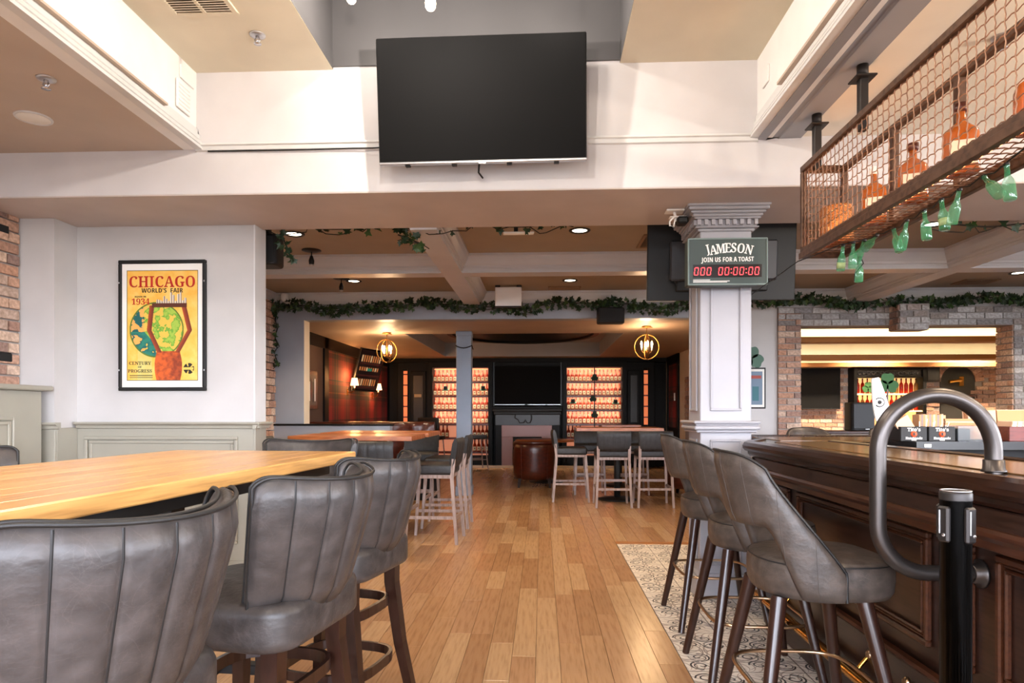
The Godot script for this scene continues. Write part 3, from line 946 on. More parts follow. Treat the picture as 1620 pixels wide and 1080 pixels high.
	for k in 4:
		var a := k * PI * 0.5 + 0.35
		var c := Vector3(sin(a), 0, cos(a))
		var clip := part(bo, "belt_clip", cbox(0.026, 0.075, 0.012, 0.004), M.iron, c * 0.032 + Vector3(0, 1.012, 0), Vector3(0, a, 0))
		part(clip, "slot", cbox(0.004, 0.05, 0.004, 0.001), M.silver, Vector3(-0.006, 0.005, 0.006))
		part(clip, "rivet", lathe([[0.004, 0], [0.0035, 0.002], [0.001, 0.003]], 8), M.silver, Vector3(0.004, -0.022, 0.006), Vector3(PI * 0.5, 0, 0))
	build_bar_items()

func build_bar_items() -> void:
	# island station inside the bar
	var st := thing("drink_station", "black service counter inside the bar carrying the napkin caddies", "counter", V(2.9, 0, 3.85))
	pm(st, "top", slab([Vector2(1.945, 3.74), Vector2(1.99, 3.62), Vector2(4.6, 3.62), Vector2(4.6, 4.02), Vector2(1.945, 4.02)], 1.045, 1.088), M.black_gloss)
	wb(st, "body", 2.02, 4.55, 0.0, 1.045, 3.72, 3.98, M.black_matt)
	wb(st, "price_tag", 2.03, 2.065, 1.058, 1.075, 3.616, 3.621, M.paper, 0.001)
	# two black caddies with the same print
	var em := mat("emblem_orange", Color(0.78, 0.28, 0.10), 0.6)
	for k in 2:
		var x := 2.005 + 0.148 * k
		var c := thing("napkin_caddy", ["black bar caddy with pale lettering, left of the pair, a tilted napkin stack in it", "black bar caddy with pale lettering, right of the pair, beside the clear box"][k], "caddy", V(x, 1.088, 3.75), 0.0, "black bar caddies")
		var w := 0.138
		part(c, "front", cbox(w, 0.078, 0.006, 0.002), M.black, Vector3(0, 0.039, 0.075))
		part(c, "back", cbox(w, 0.078, 0.006, 0.002), M.black, Vector3(0, 0.039, -0.075))
		for s in [-1, 1]:
			part(c, "side", cbox(0.006, 0.078, 0.144, 0.002), M.black, Vector3(s * (w * 0.5 - 0.003), 0.039, 0))
		part(c, "divider", cbox(w - 0.012, 0.06, 0.004, 0.001), M.black, Vector3(0, 0.032, 0.02))
		part(c, "floor", cbox(w - 0.012, 0.004, 0.144, 0.001), M.black, Vector3(0, 0.003, 0))
		letters(c, "lettering", "Tito's", 0.026, 0.001, M.paper, Vector3(0, 0.062, 0.0785), Vector3.ZERO, "Droid Serif", true, 0.95)
		part(c, "emblem", lathe([[0.0, 0.0], [0.017, 0.0], [0.017, 0.0012], [0.0, 0.0012]], 20), em, Vector3(0, 0.038, 0.078), Vector3(PI * 0.5, 0, 0))
		part(c, "emblem_mark", cbox(0.010, 0.016, 0.001, 0.0), M.black, Vector3(0, 0.038, 0.0795))
		letters(c, "lettering", "Handmade", 0.017, 0.001, M.paper, Vector3(0, 0.016, 0.0785), Vector3.ZERO, "Droid Serif", true, 0.95)
		letters(c, "lettering", "VODKA", 0.008, 0.001, M.paper, Vector3(0, 0.006, 0.0785))
	var tan := mat("napkin_tan", Color(0.72, 0.52, 0.36), 0.9)
	var tan2 := mat("napkin_pale", Color(0.80, 0.66, 0.54), 0.9)
	var n1 := thing("napkin_stack", "tilted stack of tan napkins standing in the left black caddy", "napkins", V(2.0, 1.094, 3.72))
	for i in 8:
		part(n1, "napkin", cbox(0.085, 0.115, 0.004, 0.001), tan if i % 3 else tan2, Vector3(-0.02 + 0.002 * i, 0.066, 0.018 - 0.0065 * i), Vector3(0, 0.05, 0.55))
	var n2 := thing("napkin_stack", "upright row of tan and grey napkins standing in the right black caddy", "napkins", V(2.15, 1.094, 3.80))
	for i in 12:
		part(n2, "napkin", cbox(0.011, 0.135 + 0.004 * (i % 3), 0.07, 0.001), [tan, tan2, tan, mat("napkin_grey", Color(0.52, 0.47, 0.46), 0.9)][(i * 7) % 4], Vector3(-0.06 + 0.0108 * i, 0.068, 0.0))
	for k in 7:
		var x := 2.06 + 0.022 * k if k < 3 else 2.09 + 0.022 * (k - 1)
		solo("drink_straw", "short pale stirrer leaning in the black caddies, " + ["first", "second", "third", "fourth", "fifth", "sixth", "seventh"][k] + " from the left", "straw", tube([Vector3.ZERO, Vector3(0.02 * (k % 3 - 1) + 0.012, 0.10 + 0.014 * (k % 2) - (0.02 if k > 2 else 0.0), 0.01)], 0.0022, 6), M.paper, V(x, 1.094, 3.715), 0.0, "stirrers in the bar caddies")
	var ac := thing("clear_caddy", "clear plastic bar caddy between the black caddies and the red wooden box", "caddy", V(2.325, 1.088, 3.76))
	var gl := mat("clear_plastic", Color(0.35, 0.4, 0.45, 0.12), 0.06)
	gl.transparency = BaseMaterial3D.TRANSPARENCY_ALPHA
	for z in [-0.08, 0.08]:
		part(ac, "pane", cbox(0.17, 0.082, 0.004, 0.001), gl, Vector3(0, 0.041, z))
	for x in [-0.083, 0.0, 0.083]:
		part(ac, "pane", cbox(0.004, 0.082, 0.156, 0.001), gl, Vector3(x, 0.041, 0))
	part(ac, "contents", cbox(0.07, 0.066, 0.13, 0.006), mat("dark_contents", Color(0.16, 0.13, 0.10), 0.7), Vector3(-0.01 - 0.032, 0.034, 0))
	part(ac, "base", cbox(0.17, 0.004, 0.16, 0.001), M.black, Vector3(0, 0.002, 0))
	var n3 := thing("napkin_stack", "flat pile of tan napkins behind the clear plastic caddy", "napkins", V(2.37, 1.088, 3.93))
	for i in 10:
		part(n3, "napkin", cbox(0.17, 0.011, 0.12, 0.001), tan if i % 4 else tan2, Vector3(0.002 * (i % 3), 0.006 + 0.0118 * i, 0))
	var rb := thing("wooden_box", "red brown wooden box holding white napkins on the service counter", "box", V(2.60, 1.088, 3.78))
	part(rb, "front", cbox(0.155, 0.078, 0.01, 0.002), M.red_wood, Vector3(0, 0.039, 0.075))
	part(rb, "back", cbox(0.155, 0.078, 0.01, 0.002), M.red_wood, Vector3(0, 0.039, -0.075))
	for s in [-1, 1]:
		part(rb, "side", cbox(0.01, 0.078, 0.14, 0.002), M.red_wood, Vector3(s * 0.0725, 0.039, 0))
	part(rb, "floor", cbox(0.135, 0.006, 0.14, 0.001), M.red_wood, Vector3(0, 0.004, 0))
	var n4 := thing("napkin_stack", "slanted white napkins standing in the red brown wooden box", "napkins", V(2.60, 1.095, 3.78))
	for i in 16:
		part(n4, "napkin", cbox(0.004, 0.098, 0.12, 0.001), M.paper if i % 4 else tan2, Vector3(-0.055 + 0.0073 * i, 0.05, 0), Vector3(0, 0, -0.2))
	for k in 3:
		var mn := thing("menu_stack", ["tan paper menus standing at the left behind the red wooden box", "tan paper menus standing in the middle behind the red wooden box", "tan paper menus standing at the right behind the red wooden box"][k], "menus", V(2.52 + 0.16 * k, 1.088, 3.94), 0.0, "upright menus on the service counter")
		for i in 7:
			part(mn, "menu", cbox(0.15, 0.165 + 0.004 * (i % 3), 0.006, 0.001), tan if (i + k) % 2 else tan2, Vector3(0.003 * (i % 3), 0.084, -0.025 + 0.008 * i), Vector3(-0.12, 0.06 * (k - 1), 0))
	# tap handle with a round emblem, and a shamrock pick
	var tp := thing("tap_handle", "white paddle shaped tap handle with a round dark emblem, leaning left behind the bar", "tap handle", V(2.135, 1.066, 4.2))
	var outline := []
	for i in 21:
		var t := float(i) / 20.0
		outline.append([t, 0.018 + 0.028 * sin(pow(t, 0.8) * PI * 0.93 + 0.12)])
	var rings := []
	for z in [-0.007, 0.007]:
		var r := PackedVector3Array()
		for o in outline: r.append(Vector3(o[1], o[0] * 0.36, z))
		for i in outline.size(): r.append(Vector3(-outline[outline.size() - 1 - i][1], outline[outline.size() - 1 - i][0] * 0.36, z))
		rings.append(r)
	var pb := MB.new()
	pb.loft(rings, true, true, false)
	part(tp, "ferrule", lathe([[0.012, 0.0], [0.014, 0.004], [0.011, 0.03], [0.011, 0.045]], 14), M.chrome, Vector3(-0.004, 0, 0), Vector3(0, 0, 0.19))
	part(tp, "paddle", pb.done(), M.paper, Vector3(-0.008, 0.035, 0), Vector3(0, 0, 0.19))
	part(tp, "emblem", lathe([[0.0, 0.0], [0.03, 0.0], [0.03, 0.002], [0.0, 0.002]], 24), M.black, Vector3(-0.054, 0.238, 0.009), Vector3(PI * 0.5, 0, 0.19))
	part(tp, "emblem_mark", lathe([[0.012, 0.0], [0.024, 0.0], [0.024, 0.001], [0.012, 0.001]], 20), M.paper, Vector3(-0.054, 0.238, 0.0112), Vector3(PI * 0.5, 0, 0.19))
	var sm := thing("shamrock_pick", "green paper shamrock on a thin stick behind the bar, right of the tap handle", "decoration", V(2.175, 1.066, 4.28))
	part(sm, "stick", tube([Vector3.ZERO, Vector3(0.0, 0.32, 0)], 0.005, 8), M.leather_brown)
	shamrock(sm, "leaf", Vector3(0, 0.355, 0), 0.046, mat("shamrock_green", Color(0.06, 0.24, 0.07), 0.8))

func shamrock(p: Node3D, called: String, at: Vector3, r: float, m: Material) -> void:
	for k in 3:
		var a := PI * 0.5 + (k - 1) * 2.05
		var b := MB.new()
		var lo := PackedVector3Array(); var hi := PackedVector3Array()
		for i in 24:
			var t := TAU * i / 24
			var rr := r * (0.72 + 0.2 * absf(cos(t * 0.5 + 0.0)) - 0.28 * pow(maxf(cos(t), 0.0), 10.0))
			var q := Vector3(cos(t) * rr + r * 0.72, sin(t) * rr, 0)
			q = q.rotated(Vector3.BACK, a)
			lo.append(q - Vector3(0, 0, 0.002)); hi.append(q + Vector3(0, 0, 0.002))
		b.loft([lo, hi], true, true, false)
		part(p, called, b.done(), m, at)

# ---------------------------------------------------------------- header screen, poster, column, sign
func television(label: String, at: Vector3, w: float, h: float, rot: Vector3, standby := true, group := "") -> Node3D:
	var t := thing("television", label, "television", at, 0.0, group)
	t.rotation = rot
	part(t, "casing", cbox(w, h, 0.035, 0.006), M.black, Vector3(0, 0, -0.02))
	part(t, "screen", cbox(w - 0.012, h - 0.022, 0.004, 0.001), M.screen, Vector3(0, 0.005, -0.001))
	part(t, "bottom_trim", cbox(w, 0.014, 0.04, 0.003), M.silver if standby else M.black, Vector3(0, -h * 0.5 + 0.004, -0.018))
	part(t, "electronics_box", cbox(w * 0.62, h * 0.55, 0.035, 0.01), M.black, Vector3(0, -h * 0.12, -0.05))
	return t

func build_front_wall() -> void:
	var tv := television("large dark television mounted high on the white header beam", V(-0.355, 3.085, 3.89), 1.235, 0.72, Vector3(deg_to_rad(5.5), 0.0, deg_to_rad(0.45)))
	part(tv, "logo_tab", cbox(0.045, 0.012, 0.01, 0.002), M.silver, Vector3(0, -0.365, 0.0))
	part(tv, "wall_bracket", cbox(0.5, 0.3, 0.13, 0.01), M.iron, Vector3(0, 0.02, -0.13))
	for x in [-0.45, -0.17, 0.16, 0.44]:
		part(tv, "foot_mount", cbox(0.03, 0.012, 0.03, 0.002), M.black, Vector3(x, -0.366, -0.03))
	part(tv, "cable", tube([Vector3(-0.02, -0.3, -0.07), Vector3(-0.03, -0.4, -0.08), Vector3(-0.01, -0.42, -0.13)], 0.006, 8), M.black)
	var cb := solo("loose_cable", "thin dark cable lying along the ledge moulding left of the large television", "cable", tube([V(-0.95, 2.884, 4.07), V(-1.05, 2.881, 4.075), V(-1.2, 2.884, 4.08), V(-1.45, 2.882, 4.085), V(-2.1, 2.885, 4.09)], 0.004, 6), M.black_matt)
	# poster
	var po := thing("framed_poster", "black framed yellow travel poster with red lettering on the white wall at left", "poster", V(-2.781, 1.399, 4.765))
	var W := 0.654; var Hh := 0.958
	wb(po, "frame", -3.108, -2.454, 1.399, 1.425, 4.738, 4.768, M.black, 0.004)
	wb(po, "frame", -3.108, -2.454, 2.331, 2.357, 4.738, 4.768, M.black, 0.004)
	wb(po, "frame", -3.108, -3.085, 1.425, 2.331, 4.738, 4.768, M.black, 0.004)
	wb(po, "frame", -2.477, -2.454, 1.425, 2.331, 4.738, 4.768, M.black, 0.004)
	wb(po, "mat", -3.086, -2.476, 1.424, 2.332, 4.752, 4.762, M.paper, 0.0)
	for q in [[-3.10, 2.19], [-3.10, 1.55], [-2.462, 2.20], [-2.462, 1.55]]:
		wb(po, "frame_screw", q[0] - 0.004, q[0] + 0.004, q[1] - 0.006, q[1] + 0.006, 4.735, 4.739, M.silver, 0.001)
	var pr := MB.new()
	var a := Vector3(-0.268, -0.405, 0); var b := Vector3(0.268, -0.405, 0); var c := Vector3(0.268, 0.405, 0); var d := Vector3(-0.268, 0.405, 0)
	pr.tri(a, d, c, -1, Vector2(0, 1), Vector2(0, 0), Vector2(1, 0))
	pr.tri(a, c, b, -1, Vector2(0, 1), Vector2(1, 0), Vector2(1, 1))
	var pmt := mat("poster_print", Color(1, 1, 1), 0.5)
	pmt.albedo_texture = img_tex(poster_image())
	var ctr := V(-2.781, 1.878, 4.7505) - po.position
	part(po, "print", pr.done(false), pmt, ctr)
	var red := mat("poster_red", Color(0.70, 0.12, 0.06), 0.6)
	var ink := mat("poster_ink", Color(0.10, 0.13, 0.09), 0.6)
	var s := 0.000994
	for t in [["CHICAGO", 332, 232, 0.113, red, "Droid Serif", 0.92], ["WORLD'S  FAIR", 334, 296, 0.044, ink, "Droid Sans", 1.0], ["AGAIN IN", 168, 341, 0.017, ink, "Droid Sans", 1.1], ["1934", 170, 377, 0.062, red, "Droid Serif", 1.0], ["CENTURY", 165, 832, 0.034, ink, "Droid Serif", 1.0], ["OF", 165, 860, 0.022, ink, "Droid Serif", 1.0], ["PROGRESS", 165, 890, 0.034, ink, "Droid Serif", 1.0]]:
		letters(po, "lettering", t[0], t[3], 0.001, t[4], ctr + Vector3((t[1] - 334.0) * s, -(t[2] - 553.5) * s, 0.001), Vector3.ZERO, t[5], true, t[6])
	# dark sockets of the poster wall's upper corners
	# column
	var col := thing("column", "white square panelled column with dentil capital beside the bar end", "column", V(1.23, 0, 4.67))
	var cw := 0.17
	wb(col, "shaft", 1.06, 1.40, 0.0, 2.62, 4.50, 4.84, M.column_white, 0.006)
	for q in [[0.10, 2.62, 2.598], [0.092, 2.598, 2.575], [0.075, 2.575, 2.558], [0.06, 2.558, 2.54], [0.05, 2.54, 2.525], [0.028, 2.525, 2.478], [0.04, 2.478, 2.468], [0.018, 2.468, 2.45]]:
		wb(col, "capital", 1.06 - q[0], 1.40 + q[0], q[2], q[1], 4.50 - q[0], 4.84 + q[0], M.column_white, 0.006)
	for k in 9:
		var x := 1.045 + k * 0.0465
		wb(col, "dentil", x - 0.013, x + 0.013, 2.486, 2.522, 4.452, 4.474, M.column_white, 0.002)
		wb(col, "dentil", 1.012, 1.034, 2.486, 2.522, 4.485 + k * 0.0465 - 0.013, 4.485 + k * 0.0465 + 0.013, M.column_white, 0.002)
	rect_trim(col, "panel_moulding", 1.125, 1.335, 1.25, 2.36, 4.50, 0.012, M.column_white, 0.016)
	rect_trim(col, "panel_moulding", 1.125, 1.335, 0.22, 1.06, 4.50, 0.012, M.column_white, 0.016)
	for y in [[1.25, 2.36], [0.22, 1.06]]:
		for e in [[4.565, 4.581], [4.76, 4.776]]:
			wb(col, "panel_moulding", 1.048, 1.06, y[0], y[1], e[0], e[1], M.column_white, 0.004)
		for e in [[y[0], y[0] + 0.016], [y[1] - 0.016, y[1]]]:
			wb(col, "panel_moulding", 1.048, 1.06, e[0], e[1], 4.581, 4.76, M.column_white, 0.004)
	for q in [[0.052, 1.185, 1.165], [0.04, 1.165, 1.15], [0.046, 1.15, 1.125], [0.03, 1.125, 1.105]]:
		wb(col, "rail", 1.06 - q[0], 1.40 + q[0], q[2], q[1], 4.50 - q[0], 4.84 + q[0], M.column_white, 0.008)
	for q in [[0.03, 0.0, 0.14], [0.018, 0.14, 0.165]]:
		wb(col, "base", 1.06 - q[0], 1.40 + q[0], q[1], q[2], 4.50 - q[0], 4.84 + q[0], M.column_white, 0.006)
	# countdown sign on the column
	var sg := thing("countdown_sign", "green toast countdown sign with white lettering and red digits on the column", "sign", V(1.20, 2.064, 4.40))
	var green := mat("sign_green", Color(0.20, 0.25, 0.24), 0.45)
	wb(sg, "case", 0.947, 1.453, 2.064, 2.366, 4.345, 4.452, green, 0.006)
	for e in [[0.947, 1.453, 2.357, 2.368], [0.947, 1.453, 2.062, 2.073], [0.945, 0.954, 2.064, 2.366], [1.446, 1.455, 2.064, 2.366]]:
		wb(sg, "edge_trim", e[0], e[1], e[2], e[3], 4.339, 4.36, mat("sign_edge", Color(0.42, 0.48, 0.47), 0.4), 0.003)
	var k := 0.506 / 126.0
	var at := func(px: float, py: float) -> Vector3:
		return V(0.947 + (px - 1088.0) * k, 2.366 - (py - 377.5) * k, 4.3435) - sg.position
	var word := "JAMESON"
	var xs := [1119.5, 1128.0, 1140.0, 1151.2, 1160.8, 1172.0, 1184.5]
	var ys := [394.4, 396.6, 394.4, 393.2, 393.0, 394.0, 396.4]
	for i in 7:
		letters(sg, "letter", word[i], 0.084 if i > 0 else 0.074, 0.002, M.paper, at.call(xs[i], ys[i]), Vector3(0, 0, deg_to_rad(13.0 - 4.6 * i)), "Droid Serif", true, 0.80)
	wb(sg, "dot", 1.352, 1.358, 2.296, 2.302, 4.342, 4.346, M.paper, 0.0)
	letters(sg, "lettering", "JOIN US FOR A TOAST", 0.040, 0.002, M.paper, at.call(1151, 411.8), Vector3(0, 0, 0.012), "Droid Sans", true, 0.82)
	part(sg, "display", cbox(109 * k, 20.5 * k, 0.004, 0.001), mat("display_dark", Color(0.06, 0.02, 0.025), 0.3), at.call(1150.5, 430) + Vector3(0, 0, 0.0))
	var red2 := glow("digit_red", Color(1.0, 0.27, 0.30), 2.2)
	var zero := MB.new()
	for q in [[-1, 1], [1, 1], [-1, -1], [1, -1]]:
		zero.boxy(Vector3(q[0] * 0.0115 + q[1] * 0.0015, q[1] * 0.0115, 0), Vector3(0.0046, 0.0195, 0.002))
	zero.boxy(Vector3(0.003, 0.0235, 0), Vector3(0.020, 0.0046, 0.002)); zero.boxy(Vector3(-0.003, -0.0235, 0), Vector3(0.020, 0.0046, 0.002))
	var zm := zero.done()
	for x in [1101.0, 1111.0, 1121.0, 1139.5, 1149.5, 1163.0, 1173.0, 1187.0, 1197.0]:
		part(sg, "digit", zm, red2, at.call(x, 430.7) + Vector3(0, 0, 0.004))
	for x in [1156.3, 1180.0]:
		for y in [427.5, 433.5]:
			part(sg, "colon_dot", cbox(0.006, 0.006, 0.002, 0.0), red2, at.call(x, y) + Vector3(0, 0, 0.004))
	for q in [[1096, 1123, 444.3], [1096, 1154, 446.3], [1096, 1150, 448.0]]:
		part(sg, "small_print", cbox((q[1] - q[0]) * k, 0.0035, 0.001, 0.0), M.paper, at.call((q[0] + q[1]) * 0.5, q[2]))
	# television behind the column, its back to us
	var t2 := television("black television behind the column, its back towards us", V(1.37, 2.405, 5.17), 1.12, 0.60, Vector3(deg_to_rad(-5), PI, 0), false)
	part(t2, "rear_cover", cbox(0.80, 0.30, 0.06, 0.012), M.grey_metal, Vector3(0, -0.01, -0.085))
	part(t2, "ceiling_pole", tube([Vector3(0, 0.1, -0.09), Vector3(0, 0.375, -0.09)], 0.025, 12), M.black)
	for x in [-0.3, 0.3]:
		part(t2, "power_cord", tube([Vector3(x, -0.13, -0.1), Vector3(x + 0.05, -0.19, -0.1), Vector3(x + 0.09, -0.12, -0.1)], 0.005, 6), M.black)
	# camera arm on the soffit
	var cm := thing("security_camera", "white ceiling bracket with a small black camera left of the column capital", "camera", V(0.90, 2.612, 4.55))
	part(cm, "ceiling_plate", cbox(0.12, 0.012, 0.09, 0.003), M.paper, Vector3(0, -0.008, 0.0))
	part(cm, "arm", tube([Vector3(0, -0.012, 0), Vector3(0.01, -0.075, 0)], 0.010, 10), M.paper)
	part(cm, "lower_plate", cbox(0.11, 0.008, 0.06, 0.003), M.paper, Vector3(0.02, -0.05, 0.0))
	part(cm, "body", cbox(0.075, 0.05, 0.09, 0.012), M.black, Vector3(0.05, -0.075, 0))
	part(cm, "cable", tube([Vector3(-0.005, -0.05, 0.02), Vector3(-0.035, -0.08, 0.02), Vector3(-0.035, -0.11, 0.02), Vector3(-0.01, -0.115, 0.02), Vector3(0.0, -0.07, 0.02)], 0.006, 8), M.paper)
	# loudspeakers
	speaker("black loudspeaker under the header beam beside the poster wall", V(-2.145, 2.50, 5.12), 0.20, 0.24, 0.20, 2.775)
	speaker("black loudspeaker hung on the grey header amid the ivy", V(0.86, 2.44, 8.36), 0.34, 0.20, 0.18, -1.0)

func speaker(label: String, at: Vector3, w: float, h: float, d: float, hang: float) -> void:
	var sp := thing("loudspeaker", label, "speaker", at)
	part(sp, "cabinet", cushion(w, d, h, 0.05, 0.02), M.black, Vector3(0, -h * 0.5, 0))
	part(sp, "grille", cbox(w * 0.86, h * 0.84, 0.012, 0.004), M.black_matt, Vector3(0, 0, d * 0.5))
	if hang > 0.0:
		part(sp, "bracket", cbox(0.04, hang - at.y - h * 0.5 + 0.01, 0.04, 0.004), M.black, Vector3(0, (hang - at.y + h * 0.5) * 0.5, 0))
	else:
		part(sp, "bracket", cbox(0.06, 0.06, 0.06, 0.004), M.black, Vector3(0, 0, -d * 0.5 - 0.025))

func poster_image() -> Image:
	# a plain globe with warm bands: a stand-in in the poster's colours
	var w := 268; var h := 405
	var im := Image.create(w, h, false, Image.FORMAT_RGB8)
	var n := FastNoiseLite.new()
	n.seed = 5; n.frequency = 0.018; n.fractal_octaves = 4
	for y in h:
		for x in w:
			var c := Color(0.93, 0.70, 0.27).lerp(Color(0.95, 0.78, 0.42), clampf(n.get_noise_2d(x, y) + 0.5, 0, 1))
			if y > h - 160 and x > 40 and x < 95: c = c.lerp(Color(0.75, 0.80, 0.55), 0.5)
			var p := Vector2(x - 112, y - 218)
			var r := p.length()
			if r < 102:
				var land := n.get_noise_2d(x * 1.3 + 40, y * 1.3)
				c = Color(0.93, 0.66, 0.34) if x < 66 else Color(0.85, 0.72, 0.30)
				if land > 0.0 and x >= 66: c = Color(0.36, 0.62, 0.20).lerp(Color(0.62, 0.74, 0.28), clampf(land * 3.0, 0, 1))
				if land > 0.02 and x < 66: c = Color(0.08, 0.36, 0.36)
				if y > 225 and x < 66 + (y - 225) * 0.9 and land > -0.22: c = Color(0.06, 0.34, 0.36).lerp(Color(0.16, 0.50, 0.42), clampf(land * 2.0 + 0.4, 0, 1))
				if r > 97: c = Color(0.35, 0.45, 0.15)
			# warm plinth below the globe and a dark shelf with pale blocks above it
			var half := 44.0 + 8.0 * sin((y - 300) * 0.03)
			if y > 296 and absf(x - 156) < half:
				c = Color(0.80, 0.36, 0.13).lerp(Color(0.52, 0.20, 0.09), clampf(n.get_noise_2d(x * 2.0, y * 2.0) + 0.35 + (x - 156) / 110.0, 0, 1))
			for s in [[94.0, 84.0, 1.0], [214.0, 236.0, -1.0]]:
				var bx: float = lerpf(s[0], s[1], clampf((y - 130) / 90.0, 0, 1)) if y < 220 else lerpf(s[1], 156.0 - s[2] * 34.0, clampf((y - 220) / 80.0, 0, 1))
				if y > 128 and y < 302 and absf(x - bx) < 9.0: c = Color(0.66, 0.28, 0.12).lerp(Color(0.40, 0.15, 0.10), clampf((x - bx) / 18.0 + 0.5, 0, 1))
			if y > 120 and y < 136 and absf(x - 160) < 66: c = Color(0.34, 0.16, 0.09)
			if y <= 120 and y > 78 and x > 110 and x < 226:
				var q := (x * 7) / 60
				var top: int = 120 - [20, 34, 40, 26, 14, 18, 44, 30, 16, 12, 24, 10, 8, 8, 8, 8][(q * 5 + 3) % 16]
				if y > top and x % 9 != 0: c = Color(0.86, 0.82, 0.76) if x % 9 < 5 else Color(0.56, 0.52, 0.52)
			var e := Vector2(x - 233, y - 360)
			if e.length() < 20:
				c = Color(0.10, 0.09, 0.06)
				if absf(e.y) < 5 and absf(e.x) < 18: c = Color(0.88, 0.74, 0.35)
				if absf(fposmod(e.angle(), 1.25) - 0.6) < 0.18 and e.length() > 8: c = Color(0.88, 0.74, 0.35)
			if y > 383 and y < 395 and x > 10 and x < 98 and (y / 4) % 2 == 0 and (x * 13 + y * 5) % 7 < 5: c = Color(0.2, 0.2, 0.1)
			if x < 2 or y < 2 or x >= w - 2 or y >= h - 2: c = Color(0.25, 0.2, 0.12)
			im.set_pixel(x, y, c)
	return im

# ---------------------------------------------------------------- fittings on the ceilings
func downlight(label: String, x: float, y: float, d: float, e: float, group := "recessed ceiling lights") -> void:
	var t := thing("downlight", label, "ceiling light", V(x, y, d), 0.0, group)
	part(t, "trim_ring", lathe([[0.062, 0.004], [0.088, 0.004], [0.092, -0.003], [0.086, -0.010], [0.066, -0.007], [0.062, 0.0]], 24), M.iron)
	part(t, "lens", lathe([[0.0, -0.002], [0.063, -0.002], [0.063, 0.003], [0.0, 0.003]], 20), glow("lens", Color(1.0, 0.95, 0.85), 9.0))
	spot(t, Vector3(0, -0.02, 0), Color(1.0, 0.89, 0.75), e, 62.0, 0.06)

func sprinkler(label: String, x: float, y: float, d: float) -> void:
	var t := thing("sprinkler", label, "sprinkler", V(x, y, d), 0.0, "ceiling sprinklers")
	part(t, "escutcheon", lathe([[0.0, 0.0], [0.045, 0.0], [0.043, -0.006], [0.028, -0.010], [0.0, -0.010]], 20), M.silver)
	part(t, "stem", lathe([[0.0, -0.008], [0.012, -0.01], [0.010, -0.035], [0.006, -0.05], [0.0, -0.05]], 12), M.chrome)
	part(t, "deflector", lathe([[0.0, -0.05], [0.022, -0.05], [0.022, -0.053], [0.0, -0.053]], 12), M.chrome)
	for s in [-1, 1]:
		part(t, "yoke", tube([Vector3(s * 0.008, -0.012, 0), Vector3(s * 0.018, -0.03, 0), Vector3(0, -0.05, 0)], 0.003, 6), M.chrome)

func vent(label: String, x: float, y: float, d: float, w: float, l: float, turn: float, n: int, mm: Material) -> void:
	var t := thing("air_vent", label, "air vent", V(x, y, d), turn)
	part(t, "back", cbox(w - 0.02, 0.004, l - 0.02, 0.0), mat("vent_shade", Color(0.45, 0.40, 0.34), 0.8), Vector3(0, -0.003, 0))
	for s in [-1, 1]:
		part(t, "frame", cbox(0.03, 0.012, l, 0.003), mm, Vector3(s * (w * 0.5 - 0.015), -0.006, 0))
		part(t, "frame", cbox(w, 0.012, 0.03, 0.003), mm, Vector3(0, -0.006, s * (l * 0.5 - 0.015)))
	part(t, "divider", cbox(0.02, 0.011, l - 0.04, 0.002), mm, Vector3(0, -0.006, 0))
	for i in n:
		var z := lerpf(-l * 0.5 + 0.04, l * 0.5 - 0.04, (i + 0.5) / n)
		part(t, "slat", cbox(w - 0.05, 0.003, (l - 0.08) / n * 0.85, 0.0), mm, Vector3(0, -0.009, z), Vector3(0.5, 0, 0))

